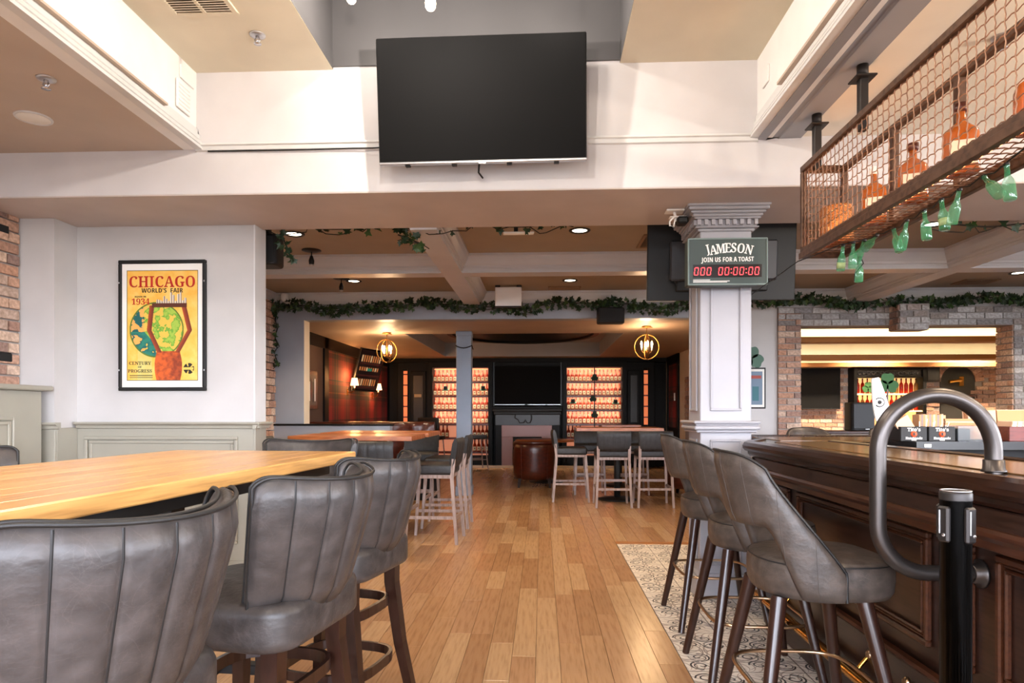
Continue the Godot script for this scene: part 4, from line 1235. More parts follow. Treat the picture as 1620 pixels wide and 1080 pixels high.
func build_ceiling_fittings() -> void:
	# bulbs in the grey well; the last two are added to brighten the tray
	var bulb := glow("bulb_white", Color(1.0, 0.90, 0.74), 14.0)
	for q in [[-0.556, 3.3, 3.255, "bare glowing bulb hanging in the grey ceiling well, above the big television"], [-1.05, 3.62, 3.50, "bare glowing bulb in the grey well, left of the hanging one"], [0.09, 3.62, 3.50, "bare glowing bulb in the grey well, right of the hanging one"], [-0.5, 1.9, 3.25, "added unseen bulb hanging from the near end of the grey well"], [-0.2, 0.3, 3.05, "added unseen bulb hanging under the tray ceiling over the near end of the room"]]:
		var t := thing("hanging_bulb", q[3], "ceiling light", V(q[0], q[2], q[1]), 0.0, "bulbs of the ceiling well")
		part(t, "bulb", lathe([[0.004, 0.0], [0.018, 0.003], [0.026, 0.016], [0.028, 0.035], [0.022, 0.065], [0.014, 0.085], [0.0, 0.088]], 20), bulb)
		part(t, "socket", lathe([[0.0, 0.08], [0.016, 0.08], [0.018, 0.09], [0.018, 0.13], [0.006, 0.14], [0.0, 0.14]], 14), M.black)
		part(t, "cord", tube([Vector3(0, 0.135, 0), Vector3(0, (4.3 if q[1] > 1.2 else 3.385) - q[2], 0)], 0.004, 6), M.black)
		omni(t, Vector3(0, 0.04, 0), Color(1.0, 0.95, 0.89), 1.9 if q[2] < 3.4 else 0.25, 0.025)
	# unseen recessed lights added to brighten the near room and the bar
	downlight("added recessed light in the low left ceiling, near the half wall", -2.9, 2.90, 2.0, 3.0)
	downlight("added recessed light in the low left ceiling, over the near end of the table", -2.9, 2.90, 0.6, 3.0)
	downlight("added recessed light over the near end of the bar", 2.4, 2.915, 1.0, 3.0)
	downlight("added recessed light over the middle of the bar", 2.4, 2.915, 2.6, 3.0)
	for k in 2:  # globes added out of view to brighten the ceiling over the bar
		var g := thing("added_globe_pendant", ["added white globe pendant over the inside of the bar, nearer one", "added white globe pendant over the inside of the bar, farther one"][k], "pendant lamp", V(3.3, 2.30, [0.9, 2.5][k]), 0.0, "added globe pendants over the bar")
		part(g, "globe", lathe([[0.0, -0.09], [0.05, -0.075], [0.085, -0.03], [0.09, 0.0], [0.085, 0.03], [0.05, 0.075], [0.0, 0.09]], 20), glow("globe_white", Color(1.0, 0.94, 0.85), 5.0))
		part(g, "cord", tube([Vector3(0, 0.08, 0), Vector3(0, 0.615, 0)], 0.005, 6), M.black)
		omni(g, Vector3.ZERO, Color(1.0, 0.92, 0.82), 2.2, 0.06)
	var L := [["recessed light just beyond the header beam, left of the ceiling beam", -2.13, 5.62], ["recessed light just beyond the header beam, right of the ceiling beam", 0.32, 5.62], ["recessed light in the coffered ceiling under the bar shelf's far end", 3.19, 5.56], ["recessed light in the far left coffer, before the left pendant", -2.2, 7.69], ["recessed light in the far middle coffer, beside the air vent", 0.33, 7.76], ["recessed light in the far right coffer over the brick opening", 5.25, 7.56]]
	for q in L:
		downlight(q[0], q[1], 2.775, q[2], 4.2)
	for q in [["small black ceiling spot hanging beyond the left recessed light", -2.18, 6.20], ["small black ceiling spot beside the far left recessed light", -2.30, 7.53]]:
		var t := thing("ceiling_spot", q[0], "ceiling light", V(q[1], 2.775, q[2]), 0.0, "black ceiling spots")
		part(t, "canopy", lathe([[0.0, 0.002], [0.09, 0.002], [0.09, -0.008], [0.05, -0.016], [0.0, -0.016]], 24), mat("bronze", Color(0.10, 0.065, 0.05), 0.4, 0.5))
		part(t, "stem", tube([Vector3(0, -0.012, 0), Vector3(0, -0.06, 0)], 0.006, 8), M.black)
		part(t, "head", lathe([[0.0, -0.05], [0.012, -0.055], [0.026, -0.10], [0.022, -0.135], [0.0, -0.135]], 16), M.black)
		part(t, "lamp", lathe([[0.0, -0.136], [0.02, -0.134], [0.018, -0.15], [0.0, -0.155]], 14), M.silver)
	vent("large slatted vent in the beige tray ceiling", -1.80, 3.385, 3.30, 0.36, 0.40, 0.0, 16, M.ceil_beige)
	vent("dark slatted vent in the coffered ceiling beside the rear television", 1.05, 2.775, 6.0, 0.34, 0.46, 0.0, 12, mat("vent_tan", Color(0.55, 0.43, 0.32), 0.6))
	vent("two part vent in the far coffer above the ivy", 0.28, 2.775, 8.22, 0.40, 0.18, 0.0, 6, mat("vent_tan", Color(0.55, 0.43, 0.32), 0.6))
	vent("dark vent in the far right coffer", 5.1, 2.775, 8.05, 0.40, 0.30, 0.0, 6, mat("vent_tan", Color(0.55, 0.43, 0.32), 0.6))
	sprinkler("chrome sprinkler in the low tan ceiling at left", -2.457, 2.90, 3.187)
	sprinkler("chrome sprinkler in the beige tray ceiling", -1.612, 3.385, 3.70)
	sprinkler("dark sprinkler in the ceiling over the bar, seen through the wire mesh", 2.05, 2.915, 3.05)
	var cs := thing("ceiling_speaker", "round white speaker grille in the low tan ceiling at left", "speaker", V(-2.856, 2.90, 3.61))
	part(cs, "grille", lathe([[0.0, -0.006], [0.082, -0.006], [0.088, 0.0], [0.0, 0.0]], 32), M.paper)
	part(cs, "rim", lathe([[0.082, -0.0075], [0.092, -0.007], [0.094, 0.0], [0.086, 0.0]], 32), M.trim_white)
	# vents on the side wall of the tray
	var wv := thing("wall_vent", "small white grille on the left tray wall next to the corner", "air vent", V(-2.17, 3.15, 3.93))
	part(wv, "plate", cbox(0.012, 0.17, 0.15, 0.003), M.white, Vector3(0, 0, 0))
	for i in 6:
		part(wv, "slat", cbox(0.012, 0.012, 0.12, 0.002), M.white, Vector3(0.006, -0.06 + 0.024 * i, 0), Vector3(0, 0, 0.4))
	solo("wall_plate", "blank white cover plate above the small grille on the left tray wall", "cover plate", cbox(0.012, 0.08, 0.16, 0.003), M.white, V(-2.174, 3.30, 3.98))
	solo("wall_plate", "white cover plate on the right tray wall by the corner", "cover plate", cbox(0.012, 0.10, 0.10, 0.003), M.white, V(1.304, 3.20, 3.93))
	# white box sign under the far coffer
	var ex := thing("ceiling_box", "white box fitting hanging under the far coffer above the ivy", "box", V(-0.404, 2.775, 8.05))
	part(ex, "box", cbox(0.32, 0.235, 0.07, 0.008), M.paper, Vector3(0, -0.14, 0))
	for s in [-1, 1]:
		part(ex, "lamp_head", cbox(0.06, 0.03, 0.05, 0.006), M.iron, Vector3(s * 0.13, -0.015, 0.01))
	part(ex, "bottom_trim", cbox(0.31, 0.01, 0.075, 0.002), M.iron, Vector3(0, -0.26, 0))
	var ex2 := thing("ceiling_fixture", "flat white fixture close under the header, above the ivy", "fixture", V(-0.20, 2.775, 5.15))
	part(ex2, "bracket", cbox(0.03, 0.14, 0.03, 0.002), M.black, Vector3(0, -0.07, 0))
	part(ex2, "panel", cbox(0.24, 0.016, 0.05, 0.004), M.paper, Vector3(0.02, -0.145, 0), Vector3(0, 0.1, 0.03))
	# small motion sensor on the header
	var ms := thing("motion_sensor", "small white sensor on the grey header left end above the ivy", "sensor", V(-3.30, 2.66, 8.40))
	part(ms, "body", lathe([[0.0, 0.0], [0.045, 0.0], [0.05, 0.02], [0.05, 0.08], [0.035, 0.10], [0.0, 0.10]], 18), M.paper)
	part(ms, "mount", cbox(0.04, 0.04, 0.09, 0.004), M.paper, Vector3(0, 0.05, -0.05))

# ---------------------------------------------------------------- hanging bottle shelf
func crimp(length: float, n: int, amp: float, along: Vector3, side: Vector3) -> Mesh:
	var pts := []
	for i in n * 2 + 1:
		pts.append(along * (length * i / (n * 2.0)) + side * (amp if i % 2 == 0 else -amp))
	return tube(pts, 0.0026, 4)

func build_shelf() -> void:
	var X0 := 1.45; var X1 := 1.70; var Y0 := 2.105; var Y1 := 2.62; var D0 := 1.5; var D1 := 3.80
	var s := thing("hanging_shelf", "rusty steel and wire mesh bottle shelf hanging over the bar", "shelf", V(1.575, 2.1, 2.6))
	for x in [[X0, X0 + 0.03], [X1 - 0.03, X1]]:
		wb(s, "bottom_rail", x[0], x[1], Y0, Y0 + 0.055, D0, D1, M.rust_steel, 0.004)
		wb(s, "top_rail", x[0], x[1], Y1 - 0.035, Y1, D0, D1, M.rust_steel, 0.004)
		wb(s, "corner_post", x[0], x[1], Y0 + 0.055, Y1 - 0.035, D1 - 0.03, D1, M.rust_steel, 0.004)
	wb(s, "end_rail", X0 + 0.03, X1 - 0.03, Y0, Y0 + 0.04, D1 - 0.03, D1, M.rust_steel, 0.004)
	wb(s, "end_rail", X0 + 0.03, X1 - 0.03, Y1 - 0.035, Y1, D1 - 0.03, D1, M.rust_steel, 0.004)
	wb(s, "front_lip", X0 - 0.006, X0 + 0.0, Y0 - 0.004, Y0 + 0.03, D0, D1 + 0.004, M.rust_steel, 0.002)
	for d in [3.78, 3.25, 1.72]:
		wb(s, "hanger_post", 1.515, 1.555, Y1 - 0.03, 2.88, d - 0.02, d + 0.02, M.iron, 0.004)
		wb(s, "hanger_plate", 1.487, 1.583, 2.835, 2.845, d - 0.05, d + 0.05, M.iron, 0.003)
		part(s, "hanger_sleeve", lathe([[0.026, 0.0], [0.026, 0.07], [0.022, 0.07], [0.022, 0.0]], 16), M.iron, V(1.535, 2.845, d) - s.position)

	for d in [3.25, 2.75, 2.25]:
		wb(s, "rear_post", X1 - 0.035, X1 - 0.002, Y0 + 0.05, Y1 - 0.03, d - 0.02, d + 0.02, M.rust_steel, 0.004)
	var c := 0.047
	var nv := int((D1 - D0 - 0.06) / c)
	var up := crimp(Y1 - Y0 - 0.08, 10, 0.003, Vector3.UP, Vector3(0, 0, 1))
	var along := crimp(D1 - D0 - 0.03, nv, 0.003, Vector3(0, 0, 1), Vector3.UP)
	var wide := crimp(X1 - X0 - 0.05, 5, 0.003, Vector3.RIGHT, Vector3(0, 0, 1))
	for i in nv + 1:
		part(s, "mesh_wire", up, M.mesh_copper, V(X0 + 0.015, Y0 + 0.05, D1 - 0.035 - i * c) - s.position)
	for i in 10:
		part(s, "mesh_wire", along, M.mesh_copper, V(X0 + 0.018, Y0 + 0.065 + i * 0.0455, D1 - 0.015) - s.position)
	for i in nv + 1:
		part(s, "mesh_wire", wide, M.mesh_copper, V(X0 + 0.025, Y0 + 0.03, D1 - 0.035 - i * c * 1.0) - s.position)
	for i in 5:
		part(s, "mesh_wire", along, M.mesh_copper, V(X0 + 0.04 + i * 0.043, Y0 + 0.033, D1 - 0.015) - s.position)
	for i in 5:
		part(s, "mesh_wire", up, M.mesh_copper, V(X0 + 0.045 + i * 0.04, Y0 + 0.05, D1 - 0.013) - s.position)
	for i in 10:
		part(s, "mesh_wire", wide, M.mesh_copper, V(X0 + 0.025, Y0 + 0.065 + i * 0.0455, D1 - 0.016) - s.position)
	# led strip in the foot of the shelf
	var led := solo("led_strip", "warm light strip along the foot of the hanging shelf", "light strip", cbox(0.012, 0.006, D1 - D0 - 0.1, 0.0), glow("led_warm", Color(1.0, 0.72, 0.45), 6.0), V(1.535, 2.144, (D0 + D1) * 0.5))
	area(led, Vector3(0, 0.006, 0), Color(1.0, 0.74, 0.50), 0.40, 0.02, D1 - D0 - 0.1, Vector3(PI * 0.5, 0, 0))
	# shelf bottles
	var amber := mat("amber_glass", Color(0.66, 0.33, 0.07, 0.78), 0.08)
	amber.transparency = BaseMaterial3D.TRANSPARENCY_ALPHA
	amber.backlight_enabled = true
	amber.backlight = Color(0.30, 0.15, 0.03)
	var label := mat("label_paper", Color(0.80, 0.77, 0.70), 0.7)
	var spec := [[3.245, "tall square amber bottle with white label on the hanging shelf, beside the glittering cylinder", 0.052, 0.27, 0], [2.91, "amber bottle with round stopper on the hanging shelf, second from the glittering cylinder", 0.058, 0.25, 1], [2.585, "reddish bottle with knob stopper on the hanging shelf, third from the glittering cylinder", 0.060, 0.27, 1], [2.20, "amber bottle at the right picture edge of the hanging shelf", 0.058, 0.25, 0]]
	for q in spec:
		var b := thing("whiskey_bottle", q[1], "bottle", V(1.585, 2.141, q[0]), -0.35, "amber bottles on the hanging shelf")
		var m := MB.new()
		var rr: float = q[2]
		var hh: float = q[3]
		var rings := []
		for e in [[0.9, 0.0], [1.0, 0.008], [1.0, hh * 0.56], [0.93, hh * 0.62], [0.62, hh * 0.68]]:
			rings.append(ring_rr(rr * 2 * e[0], rr * 1.3 * e[0], rr * (0.3 if q[4] == 0 else 0.6), e[1], 4))
		for e in [[0.27, hh * 0.74], [0.25, hh * 0.9]]:
			rings.append(ring_rr(rr * 2 * e[0], rr * 2 * e[0], rr * e[0], e[1], 4))
		m.loft(rings)
		part(b, "glass", m.done(), amber)
		part(b, "label", cbox(rr * 1.5, hh * 0.34, 0.003, 0.001), label, Vector3(0, hh * 0.28, rr * 0.65 + 0.001))
		part(b, "stopper", lathe([[0.0, hh * 0.88], [rr * 0.34, hh * 0.88], [rr * 0.40, hh * 0.92], [rr * 0.38, hh], [rr * 0.2, hh * 1.02], [0.0, hh * 1.02]], 16), [M.paper, M.leather_brown][q[4]])
	var gc := thing("glittering_lantern", "glittering copper cylinder lantern at the far end of the hanging shelf", "lantern", V(1.575, 2.141, 3.62))
	var gm := mat("glitter", Color(0.85, 0.55, 0.32), 0.25, 0.8)
	gm.normal_enabled = true
	gm.normal_texture = noise_tex(0.16, Color.BLACK, Color.WHITE, 256, 2, FastNoiseLite.TYPE_CELLULAR, true, 12.0)
	gm.normal_scale = 1.0
	tri_scale(gm, Vector3.ONE * 6.0, false)
	part(gc, "body", lathe([[0.0, 0.0], [0.078, 0.0], [0.082, 0.008], [0.082, 0.19], [0.078, 0.197], [0.07, 0.197], [0.07, 0.02], [0.0, 0.02]], 32), gm)
	part(gc, "glow_core", lathe([[0.0, 0.025], [0.03, 0.03], [0.03, 0.15], [0.0, 0.16]], 16), glow("lantern_core", Color(1.0, 0.70, 0.36), 6.0))
	omni(gc, Vector3(0, 0.09, 0), Color(1.0, 0.68, 0.36), 0.12, 0.03)
	# string of small green bottles
	var green := mat("green_glass", Color(0.20, 0.55, 0.36, 0.40), 0.06)
	green.transparency = BaseMaterial3D.TRANSPARENCY_ALPHA
	var necks := [[3.601, 2.146, 3.623, 2.044], [3.486, 2.130, 3.493, 2.028], [3.366, 2.112, 3.438, 2.025], [3.242, 2.104, 3.392, 2.043], [3.412, 2.040, 3.425, 1.930], [3.099, 2.094, 3.051, 1.981], [2.984, 2.101, 3.03, 1.968], [2.854, 2.105, 2.836, 1.976], [2.735, 2.112, 2.714, 1.995], [2.618, 2.115, 2.657, 2.005], [2.483, 2.115, 2.39, 2.0], [2.362, 2.115, 2.346, 1.995]]
	var ordn := ["first", "second", "third", "fourth", "lowest in the far cluster", "sixth", "seventh", "eighth", "ninth", "tenth", "eleventh", "twelfth"]
	var lab2 := mat("green_label", Color(0.55, 0.62, 0.42), 0.6)
	var cord := []
	var bm := lathe([[0.0, 0.0], [0.017, 0.0], [0.0195, 0.004], [0.0195, 0.055], [0.017, 0.068], [0.009, 0.085], [0.0075, 0.118], [0.009, 0.120], [0.009, 0.127], [0.0, 0.127]], 16)
	var cap := lathe([[0.0, 0.124], [0.0098, 0.122], [0.0098, 0.131], [0.0, 0.132]], 12)
	var lm := lathe([[0.0199, 0.014], [0.0200, 0.014], [0.0200, 0.044], [0.0199, 0.044]], 16)
	for i in necks.size():
		var q: Array = necks[i]
		var kk := minf(1.0, 0.842 / (q[1] - 1.25))
		var top := V(1.60 * kk, 1.25 + (q[1] - 1.25) * kk - 0.012, q[0] * kk)
		var base := V(1.60 * kk, 1.25 + (q[3] - 1.25) * kk, q[2] * kk)
		var dir := (top - base).normalized()
		var x := Vector3(1, 0, 0)
		var t := thing("green_bottle", "small green bottle on the string under the hanging shelf, " + (ordn[i] + " from the far end" if i != 4 else ordn[i]), "bottle", top - dir * 0.13, 0.0, "string of small green bottles")
		t.basis = Basis(x, dir, x.cross(dir))
		part(t, "glass", bm, green)
		part(t, "cap", cap, M.iron)
		if i in [0, 8]:
			part(t, "label", lm, lab2)
		if i != 4:
			cord.append(top + Vector3(0, 0.004, 0))
			if i < necks.size() - 1:
				cord.append(V(1.60 * kk, 2.07, q[0] * kk - 0.06))
	cord.push_front(V(1.42, 2.08, 3.75)); cord.push_front(V(1.41, 2.03, 4.6))
	cord.append(V(1.5, 2.09, 2.0)); cord.append(V(1.5, 2.08, 1.8))
	solo("string_cord", "thin black cord that carries the small green bottles", "cord", tube(cord, 0.003, 6), M.black)
	solo("cord_drop", "short dark cord end dangling from the far cluster of green bottles", "cord", tube([V(1.60, 2.03, 3.41), V(1.61, 1.99, 3.40), V(1.60, 1.95, 3.47), V(1.60, 1.91, 3.475)], 0.003, 6), M.black)

# ---------------------------------------------------------------- tables
func build_tables() -> void:
	var t := thing("high_table", "long high table with a honey coloured plank top, at the left front", "table", V(-1.37, 0, 1.62), -0.084)
	var n := 9
	var w := 0.86
	for i in n:
		var bw := w / n
		var x := -w * 0.5 + bw * (i + 0.5)
		part(t, "top_plank", cbox(bw - 0.0008, 0.042, 2.70, 0.0022 if i > 0 and i < n - 1 else 0.004), M["butcher%d" % ((i * 5) % 6)], Vector3(x, 1.049, 0))
	part(t, "apron", cbox(w - 0.16, 0.05, 2.5, 0.003), M.black, Vector3(0, 1.003, 0))
	for z in [-0.98, 0.72]:
		for x in [-0.22, 0.22]:
			part(t, "post", cbox(0.09, 0.94, 0.09, 0.004), M.black, Vector3(x, 0.51, z))
		part(t, "foot", cbox(0.70, 0.04, 0.12, 0.006), M.black, Vector3(0, 0.02, z))
	part(t, "foot_beam", cbox(0.06, 0.04, 1.62, 0.004), M.black, Vector3(0, 0.24, -0.13))
	part(t, "foot_beam_bracket", cbox(0.44, 0.04, 0.05, 0.004), M.black, Vector3(0, 0.24, -0.96))
	part(t, "sticker", cbox(0.05, 0.07, 0.001, 0.0), M.paper, Vector3(0.22, 0.19, -0.934))
	part(t, "sticker_print", cbox(0.034, 0.012, 0.001, 0.0), M.black, Vector3(0.22, 0.205, -0.933))
	var defs := [[-2.35, -1.19, 6.04, 6.74, "orange brown high table beyond the front table, nearer of the two on the left"], [-2.35, -1.19, 6.95, 7.75, "orange brown high table on the left, farther one, before the knee wall"], [0.474, 1.66, 9.10, 9.80, "pinkish brown high table in the back room, on a black round pedestal"], [0.98, 1.62, 10.9, 11.5, "small dark high table behind the pinkish brown high table"]]
	for q in defs:
		var b := thing("high_table", q[4], "table", V((q[0] + q[1]) * 0.5, 0, (q[2] + q[3]) * 0.5))
		var m: int = 5
		for i in m:
			var dw: float = (q[3] - q[2]) / m
			part(b, "top_plank", cbox(q[1] - q[0], 0.045, dw - 0.001, 0.003), M.table_brown, Vector3(0, 0.9975, (q[3] - q[2]) * 0.5 - dw * (i + 0.5)))
		part(b, "pedestal_base", lathe([[0.0, 0.0], [0.27, 0.0], [0.27, 0.012], [0.20, 0.03], [0.06, 0.04], [0.0, 0.04]], 28), M.black)
		part(b, "column", lathe([[0.0, 0.03], [0.045, 0.03], [0.045, 0.96], [0.0, 0.96]], 18), M.black)
		part(b, "top_plate", cbox(0.4, 0.02, 0.4, 0.004), M.black, Vector3(0, 0.966, 0))
	# low round table behind the tub chair
	var r := thing("round_table", "low round polished wooden table behind the brown tub chair", "table", V(0.08, 0, 11.75))
	part(r, "top", lathe([[0.0, 0.715], [0.53, 0.715], [0.55, 0.725], [0.55, 0.738], [0.53, 0.748], [0.0, 0.748]], 40), M.table_brown)
	part(r, "column", lathe([[0.0, 0.03], [0.04, 0.03], [0.04, 0.715], [0.0, 0.715]], 16), M.black)
	part(r, "base", lathe([[0.0, 0.0], [0.3, 0.0], [0.3, 0.015], [0.06, 0.04], [0.0, 0.04]], 28), M.black)

# ---------------------------------------------------------------- stools
func shell(nu: int, phi: float, R: float, zb: float, top: Callable, bot: Callable, thick: float, lean: float, puff: float, chan: float, taper: float, rz := -1.0) -> Array:
	# returns [mesh, top edge points outer, top edge points inner]
	if rz < 0.0: rz = R
	var rings := []
	var eo := []
	var ei := []
	var nv := 7
	for i in nu + 1:
		var u := lerpf(-1.0, 1.0, float(i) / nu)
		var y0: float = bot.call(u)
		var y1: float = top.call(u)
		var ring := PackedVector3Array()
		var P := func(v: float, off: float) -> Vector3:
			var y := lerpf(y0, y1, v)
			var k := lerpf(taper, 1.0, clampf((y - 0.66) / 0.4, 0.0, 1.0))
			var a := u * phi
			var rr := R - off
			return Vector3(rr * sin(a) * k, y, zb - rz + (rz - off) * cos(a) + (y - 0.70) * lean * maxf(cos(a), 0.0))
		var pf := puff * pow(absf(sin(PI * chan * (u + 1.0) * 0.5)), 0.32)
		for j in nv + 1:
			var v := float(j) / nv
			var e := pf * pow(sin(PI * clampf(v * 0.9 + 0.06, 0, 1)), 0.4)
			var rd := thick * 0.28 * (pow(absf(v * 2.0 - 1.0), 8.0))
			ring.append(P.call(v, -e + rd))
		var tp: Vector3 = P.call(1.0, thick * 0.5) + Vector3(0, thick * 0.16, 0)
		if i == 0:
			for j in 6:
				eo.append(P.call(0.03 + j * 0.17, thick * 0.10)); ei.append(P.call(0.03 + j * 0.17, thick * 0.90))
		eo.append(P.call(1.0, thick * 0.18) + Vector3(0, thick * 0.14, 0))
		ei.append(P.call(1.0, thick * 0.82) + Vector3(0, thick * 0.14, 0))
		if i == nu:
			for j in 6:
				eo.append(P.call(0.88 - j * 0.17, thick * 0.10)); ei.append(P.call(0.88 - j * 0.17, thick * 0.90))
		ring.append(tp)
		for j in nv + 1:
			var v := 1.0 - float(j) / nv
			var rd := thick * 0.28 * (pow(absf(v * 2.0 - 1.0), 8.0))
			ring.append(P.call(v, thick - rd))
		rings.append(ring)
	var seams := []
	for c in range(1, int(chan)):
		var i := int(round(float(c) / chan * nu))
		var line := []
		for j in nv + 1:
			line.append(rings[i][j])
		seams.append(line)
	var m := MB.new()
	m.loft(rings)
	return [m.done(), eo, ei, seams]

func make_dark_stool() -> Node3D:
	var t := thing("upholstered_stool", "", "stool")
	var top := func(u: float) -> float: return 1.060 + 0.026 * u * u - 0.034 * pow(absf(u), 18.0)
	var bot := func(u: float) -> float: return 0.715 + 0.015 * u * u
	var s := shell(84, deg_to_rad(48.5), 0.385, 0.235, top, bot, 0.055, 0.27, 0.010, 7.0, 0.74)
	part(t, "backrest", s[0], M.leather_grey)
	part(t, "piping", tube(s[1], 0.0045, 6), M.piping)
	part(t, "piping", tube(s[2], 0.0045, 6), M.piping)
	for sl in s[3]:
		part(t, "seam", tube(sl, 0.0028, 5), M.piping)
	part(t, "seat", cushion(0.48, 0.47, 0.125, 0.10, 0.03, 0.012), M.leather_grey, Vector3(0, 0.63, -0.01))
	part(t, "seat_frame", cbox(0.36, 0.05, 0.36, 0.006), M.dark_wood, Vector3(0, 0.66, -0.01))
	for sx in [-1, 1]:
		part(t, "leg", tube([Vector3(sx * 0.17, 0.65, -0.175), Vector3(sx * 0.195, 0.3, -0.20), Vector3(sx * 0.21, 0.012, -0.225)], 0.022, 4, false, 0.015, true), M.dark_wood)
		part(t, "leg", tube([Vector3(sx * 0.165, 0.73, 0.150), Vector3(sx * 0.17, 0.55, 0.150), Vector3(sx * 0.185, 0.3, 0.18), Vector3(sx * 0.205, 0.012, 0.24)], 0.026, 4, false, 0.017, true), M.dark_wood)
		for z in [-0.225, 0.24]:
			part(t, "glide", lathe([[0.0, 0.0], [0.013, 0.0], [0.013, 0.012], [0.0, 0.012]], 10), M.silver, Vector3(sx * (0.21 if z < 0.0 else 0.205), 0.0, z))
	for q in [[0.49, 0.172, 0.165], [0.27, 0.182, 0.18]]:
		var pts := []
		for i in 36:
			var a := TAU * i / 36
			var c := cos(a); var sn := sin(a)
			pts.append(Vector3(signf(c) * pow(absf(c), 0.55) * q[1], q[0], signf(sn) * pow(absf(sn), 0.55) * q[2]))
		part(t, "stretcher_ring", band(pts, 0.014, 0.036), M.dark_wood)
	return t

func make_light_stool() -> Node3D:
	var t := thing("slat_stool", "", "stool")
	part(t, "seat", cushion(0.44, 0.43, 0.095, 0.03, 0.022, 0.012), M.leather_charcoal, Vector3(0, 0.652, -0.01))
	var top := func(u: float) -> float: return 0.985
	var bot := func(u: float) -> float: return 0.725
	var s := shell(40, deg_to_rad(13), 0.98, 0.235, top, bot, 0.05, 0.16, 0.006, 6.0, 1.0)
	part(t, "backrest", s[0], M.leather_charcoal)
	for sl in s[3]:
		part(t, "seam", tube(sl, 0.002, 4), M.piping)
	part(t, "frame", cbox(0.42, 0.035, 0.40, 0.003), M.pale_wood, Vector3(0, 0.634, -0.01))
	for sx in [-1, 1]:
		part(t, "leg", tube([Vector3(sx * 0.20, 0.65, -0.20), Vector3(sx * 0.225, 0.0, -0.245)], 0.017, 4, false, 0.013, true), M.pale_wood)
		part(t, "leg", tube([Vector3(sx * 0.20, 0.80, 0.215), Vector3(sx * 0.20, 0.62, 0.195), Vector3(sx * 0.225, 0.0, 0.245)], 0.018, 4, false, 0.014, true), M.pale_wood)
		part(t, "stretcher", cbox(0.018, 0.03, 0.42, 0.002), M.pale_wood, Vector3(sx * 0.216, 0.25, 0))
	part(t, "stretcher", cbox(0.41, 0.035, 0.02, 0.002), M.pale_wood, Vector3(0, 0.31, -0.225))
	part(t, "stretcher", cbox(0.41, 0.03, 0.02, 0.002), M.pale_wood, Vector3(0, 0.24, 0.222))
	return t

func make_bar_stool() -> Node3D:
	mat("stitch", Color(0.27, 0.235, 0.215), 0.6)
	var t := thing("bar_stool", "", "stool")
	var top := func(u: float) -> float:
		var k := absf(u)
		if k < 0.50: return 1.105 - 0.055 * pow(k / 0.50, 4.0)
		return lerpf(1.05, 0.715, pow((k - 0.50) / 0.50, 0.80))
	var bot := func(u: float) -> float:
		var k := absf(u)
		return lerpf(0.855, 0.622, smoothstep(0.42, 0.66, k))
	var s := shell(80, deg_to_rad(97), 0.243, 0.225, top, bot, 0.034, 0.24, 0.003, 9.0, 0.99)
	part(t, "backrest", s[0], M.leather_taupe)
	for sl in s[3]:
		part(t, "seam", tube(sl, 0.0012, 4), M.stitch)
	part(t, "piping", tube(s[1], 0.0045, 6), M.piping)
	var m := MB.new()
	var rings := []
	for e in [[0.80, 0.615], [0.94, 0.62], [0.985, 0.64], [1.0, 0.675], [0.995, 0.715], [0.96, 0.738], [0.85, 0.748], [0.5, 0.752]]:
		var r := PackedVector3Array()
		for i in 40:
			var a := TAU * i / 40
			var c := cos(a); var sn := sin(a)
			var pw := 0.62 if sn < 0.0 else 0.9
			r.append(Vector3(signf(c) * pow(absf(c), pw) * 0.228 * e[0], e[1], signf(sn) * pow(absf(sn), pw) * (0.255 if sn < 0.0 else 0.205) * e[0] - 0.015))
		rings.append(r)
	m.loft(rings)
	part(t, "seat", m.done(), M.leather_taupe)
	var seam := []
	for i in 40:
		var a := TAU * i / 40
		var c := cos(a); var sn := sin(a)
		var pw := 0.62 if sn < 0.0 else 0.9
		seam.append(Vector3(signf(c) * pow(absf(c), pw) * 0.2215, 0.7345, signf(sn) * pow(absf(sn), pw) * (0.255 if sn < 0.0 else 0.205) * 0.972 - 0.015))
	part(t, "piping", tube(seam, 0.003, 5, true), M.piping)
	for sx in [-1, 1]:
		for sz in [-1, 1]:
			part(t, "leg", tube([Vector3(sx * 0.15, 0.62, sz * 0.14), Vector3(sx * 0.27, 0.0, sz * 0.25)], 0.0265, 14, false, 0.0175), M.dark_wood)
	var pts := []
	for i in 40:
		var a := TAU * i / 40
		var c := cos(a); var sn := sin(a)
		pts.append(Vector3(signf(c) * pow(absf(c), 0.5) * 0.236, 0.30, signf(sn) * pow(absf(sn), 0.5) * 0.216))
	part(t, "foot_ring", tube(pts, 0.0075, 8, true), M.rose_brass)
	return t

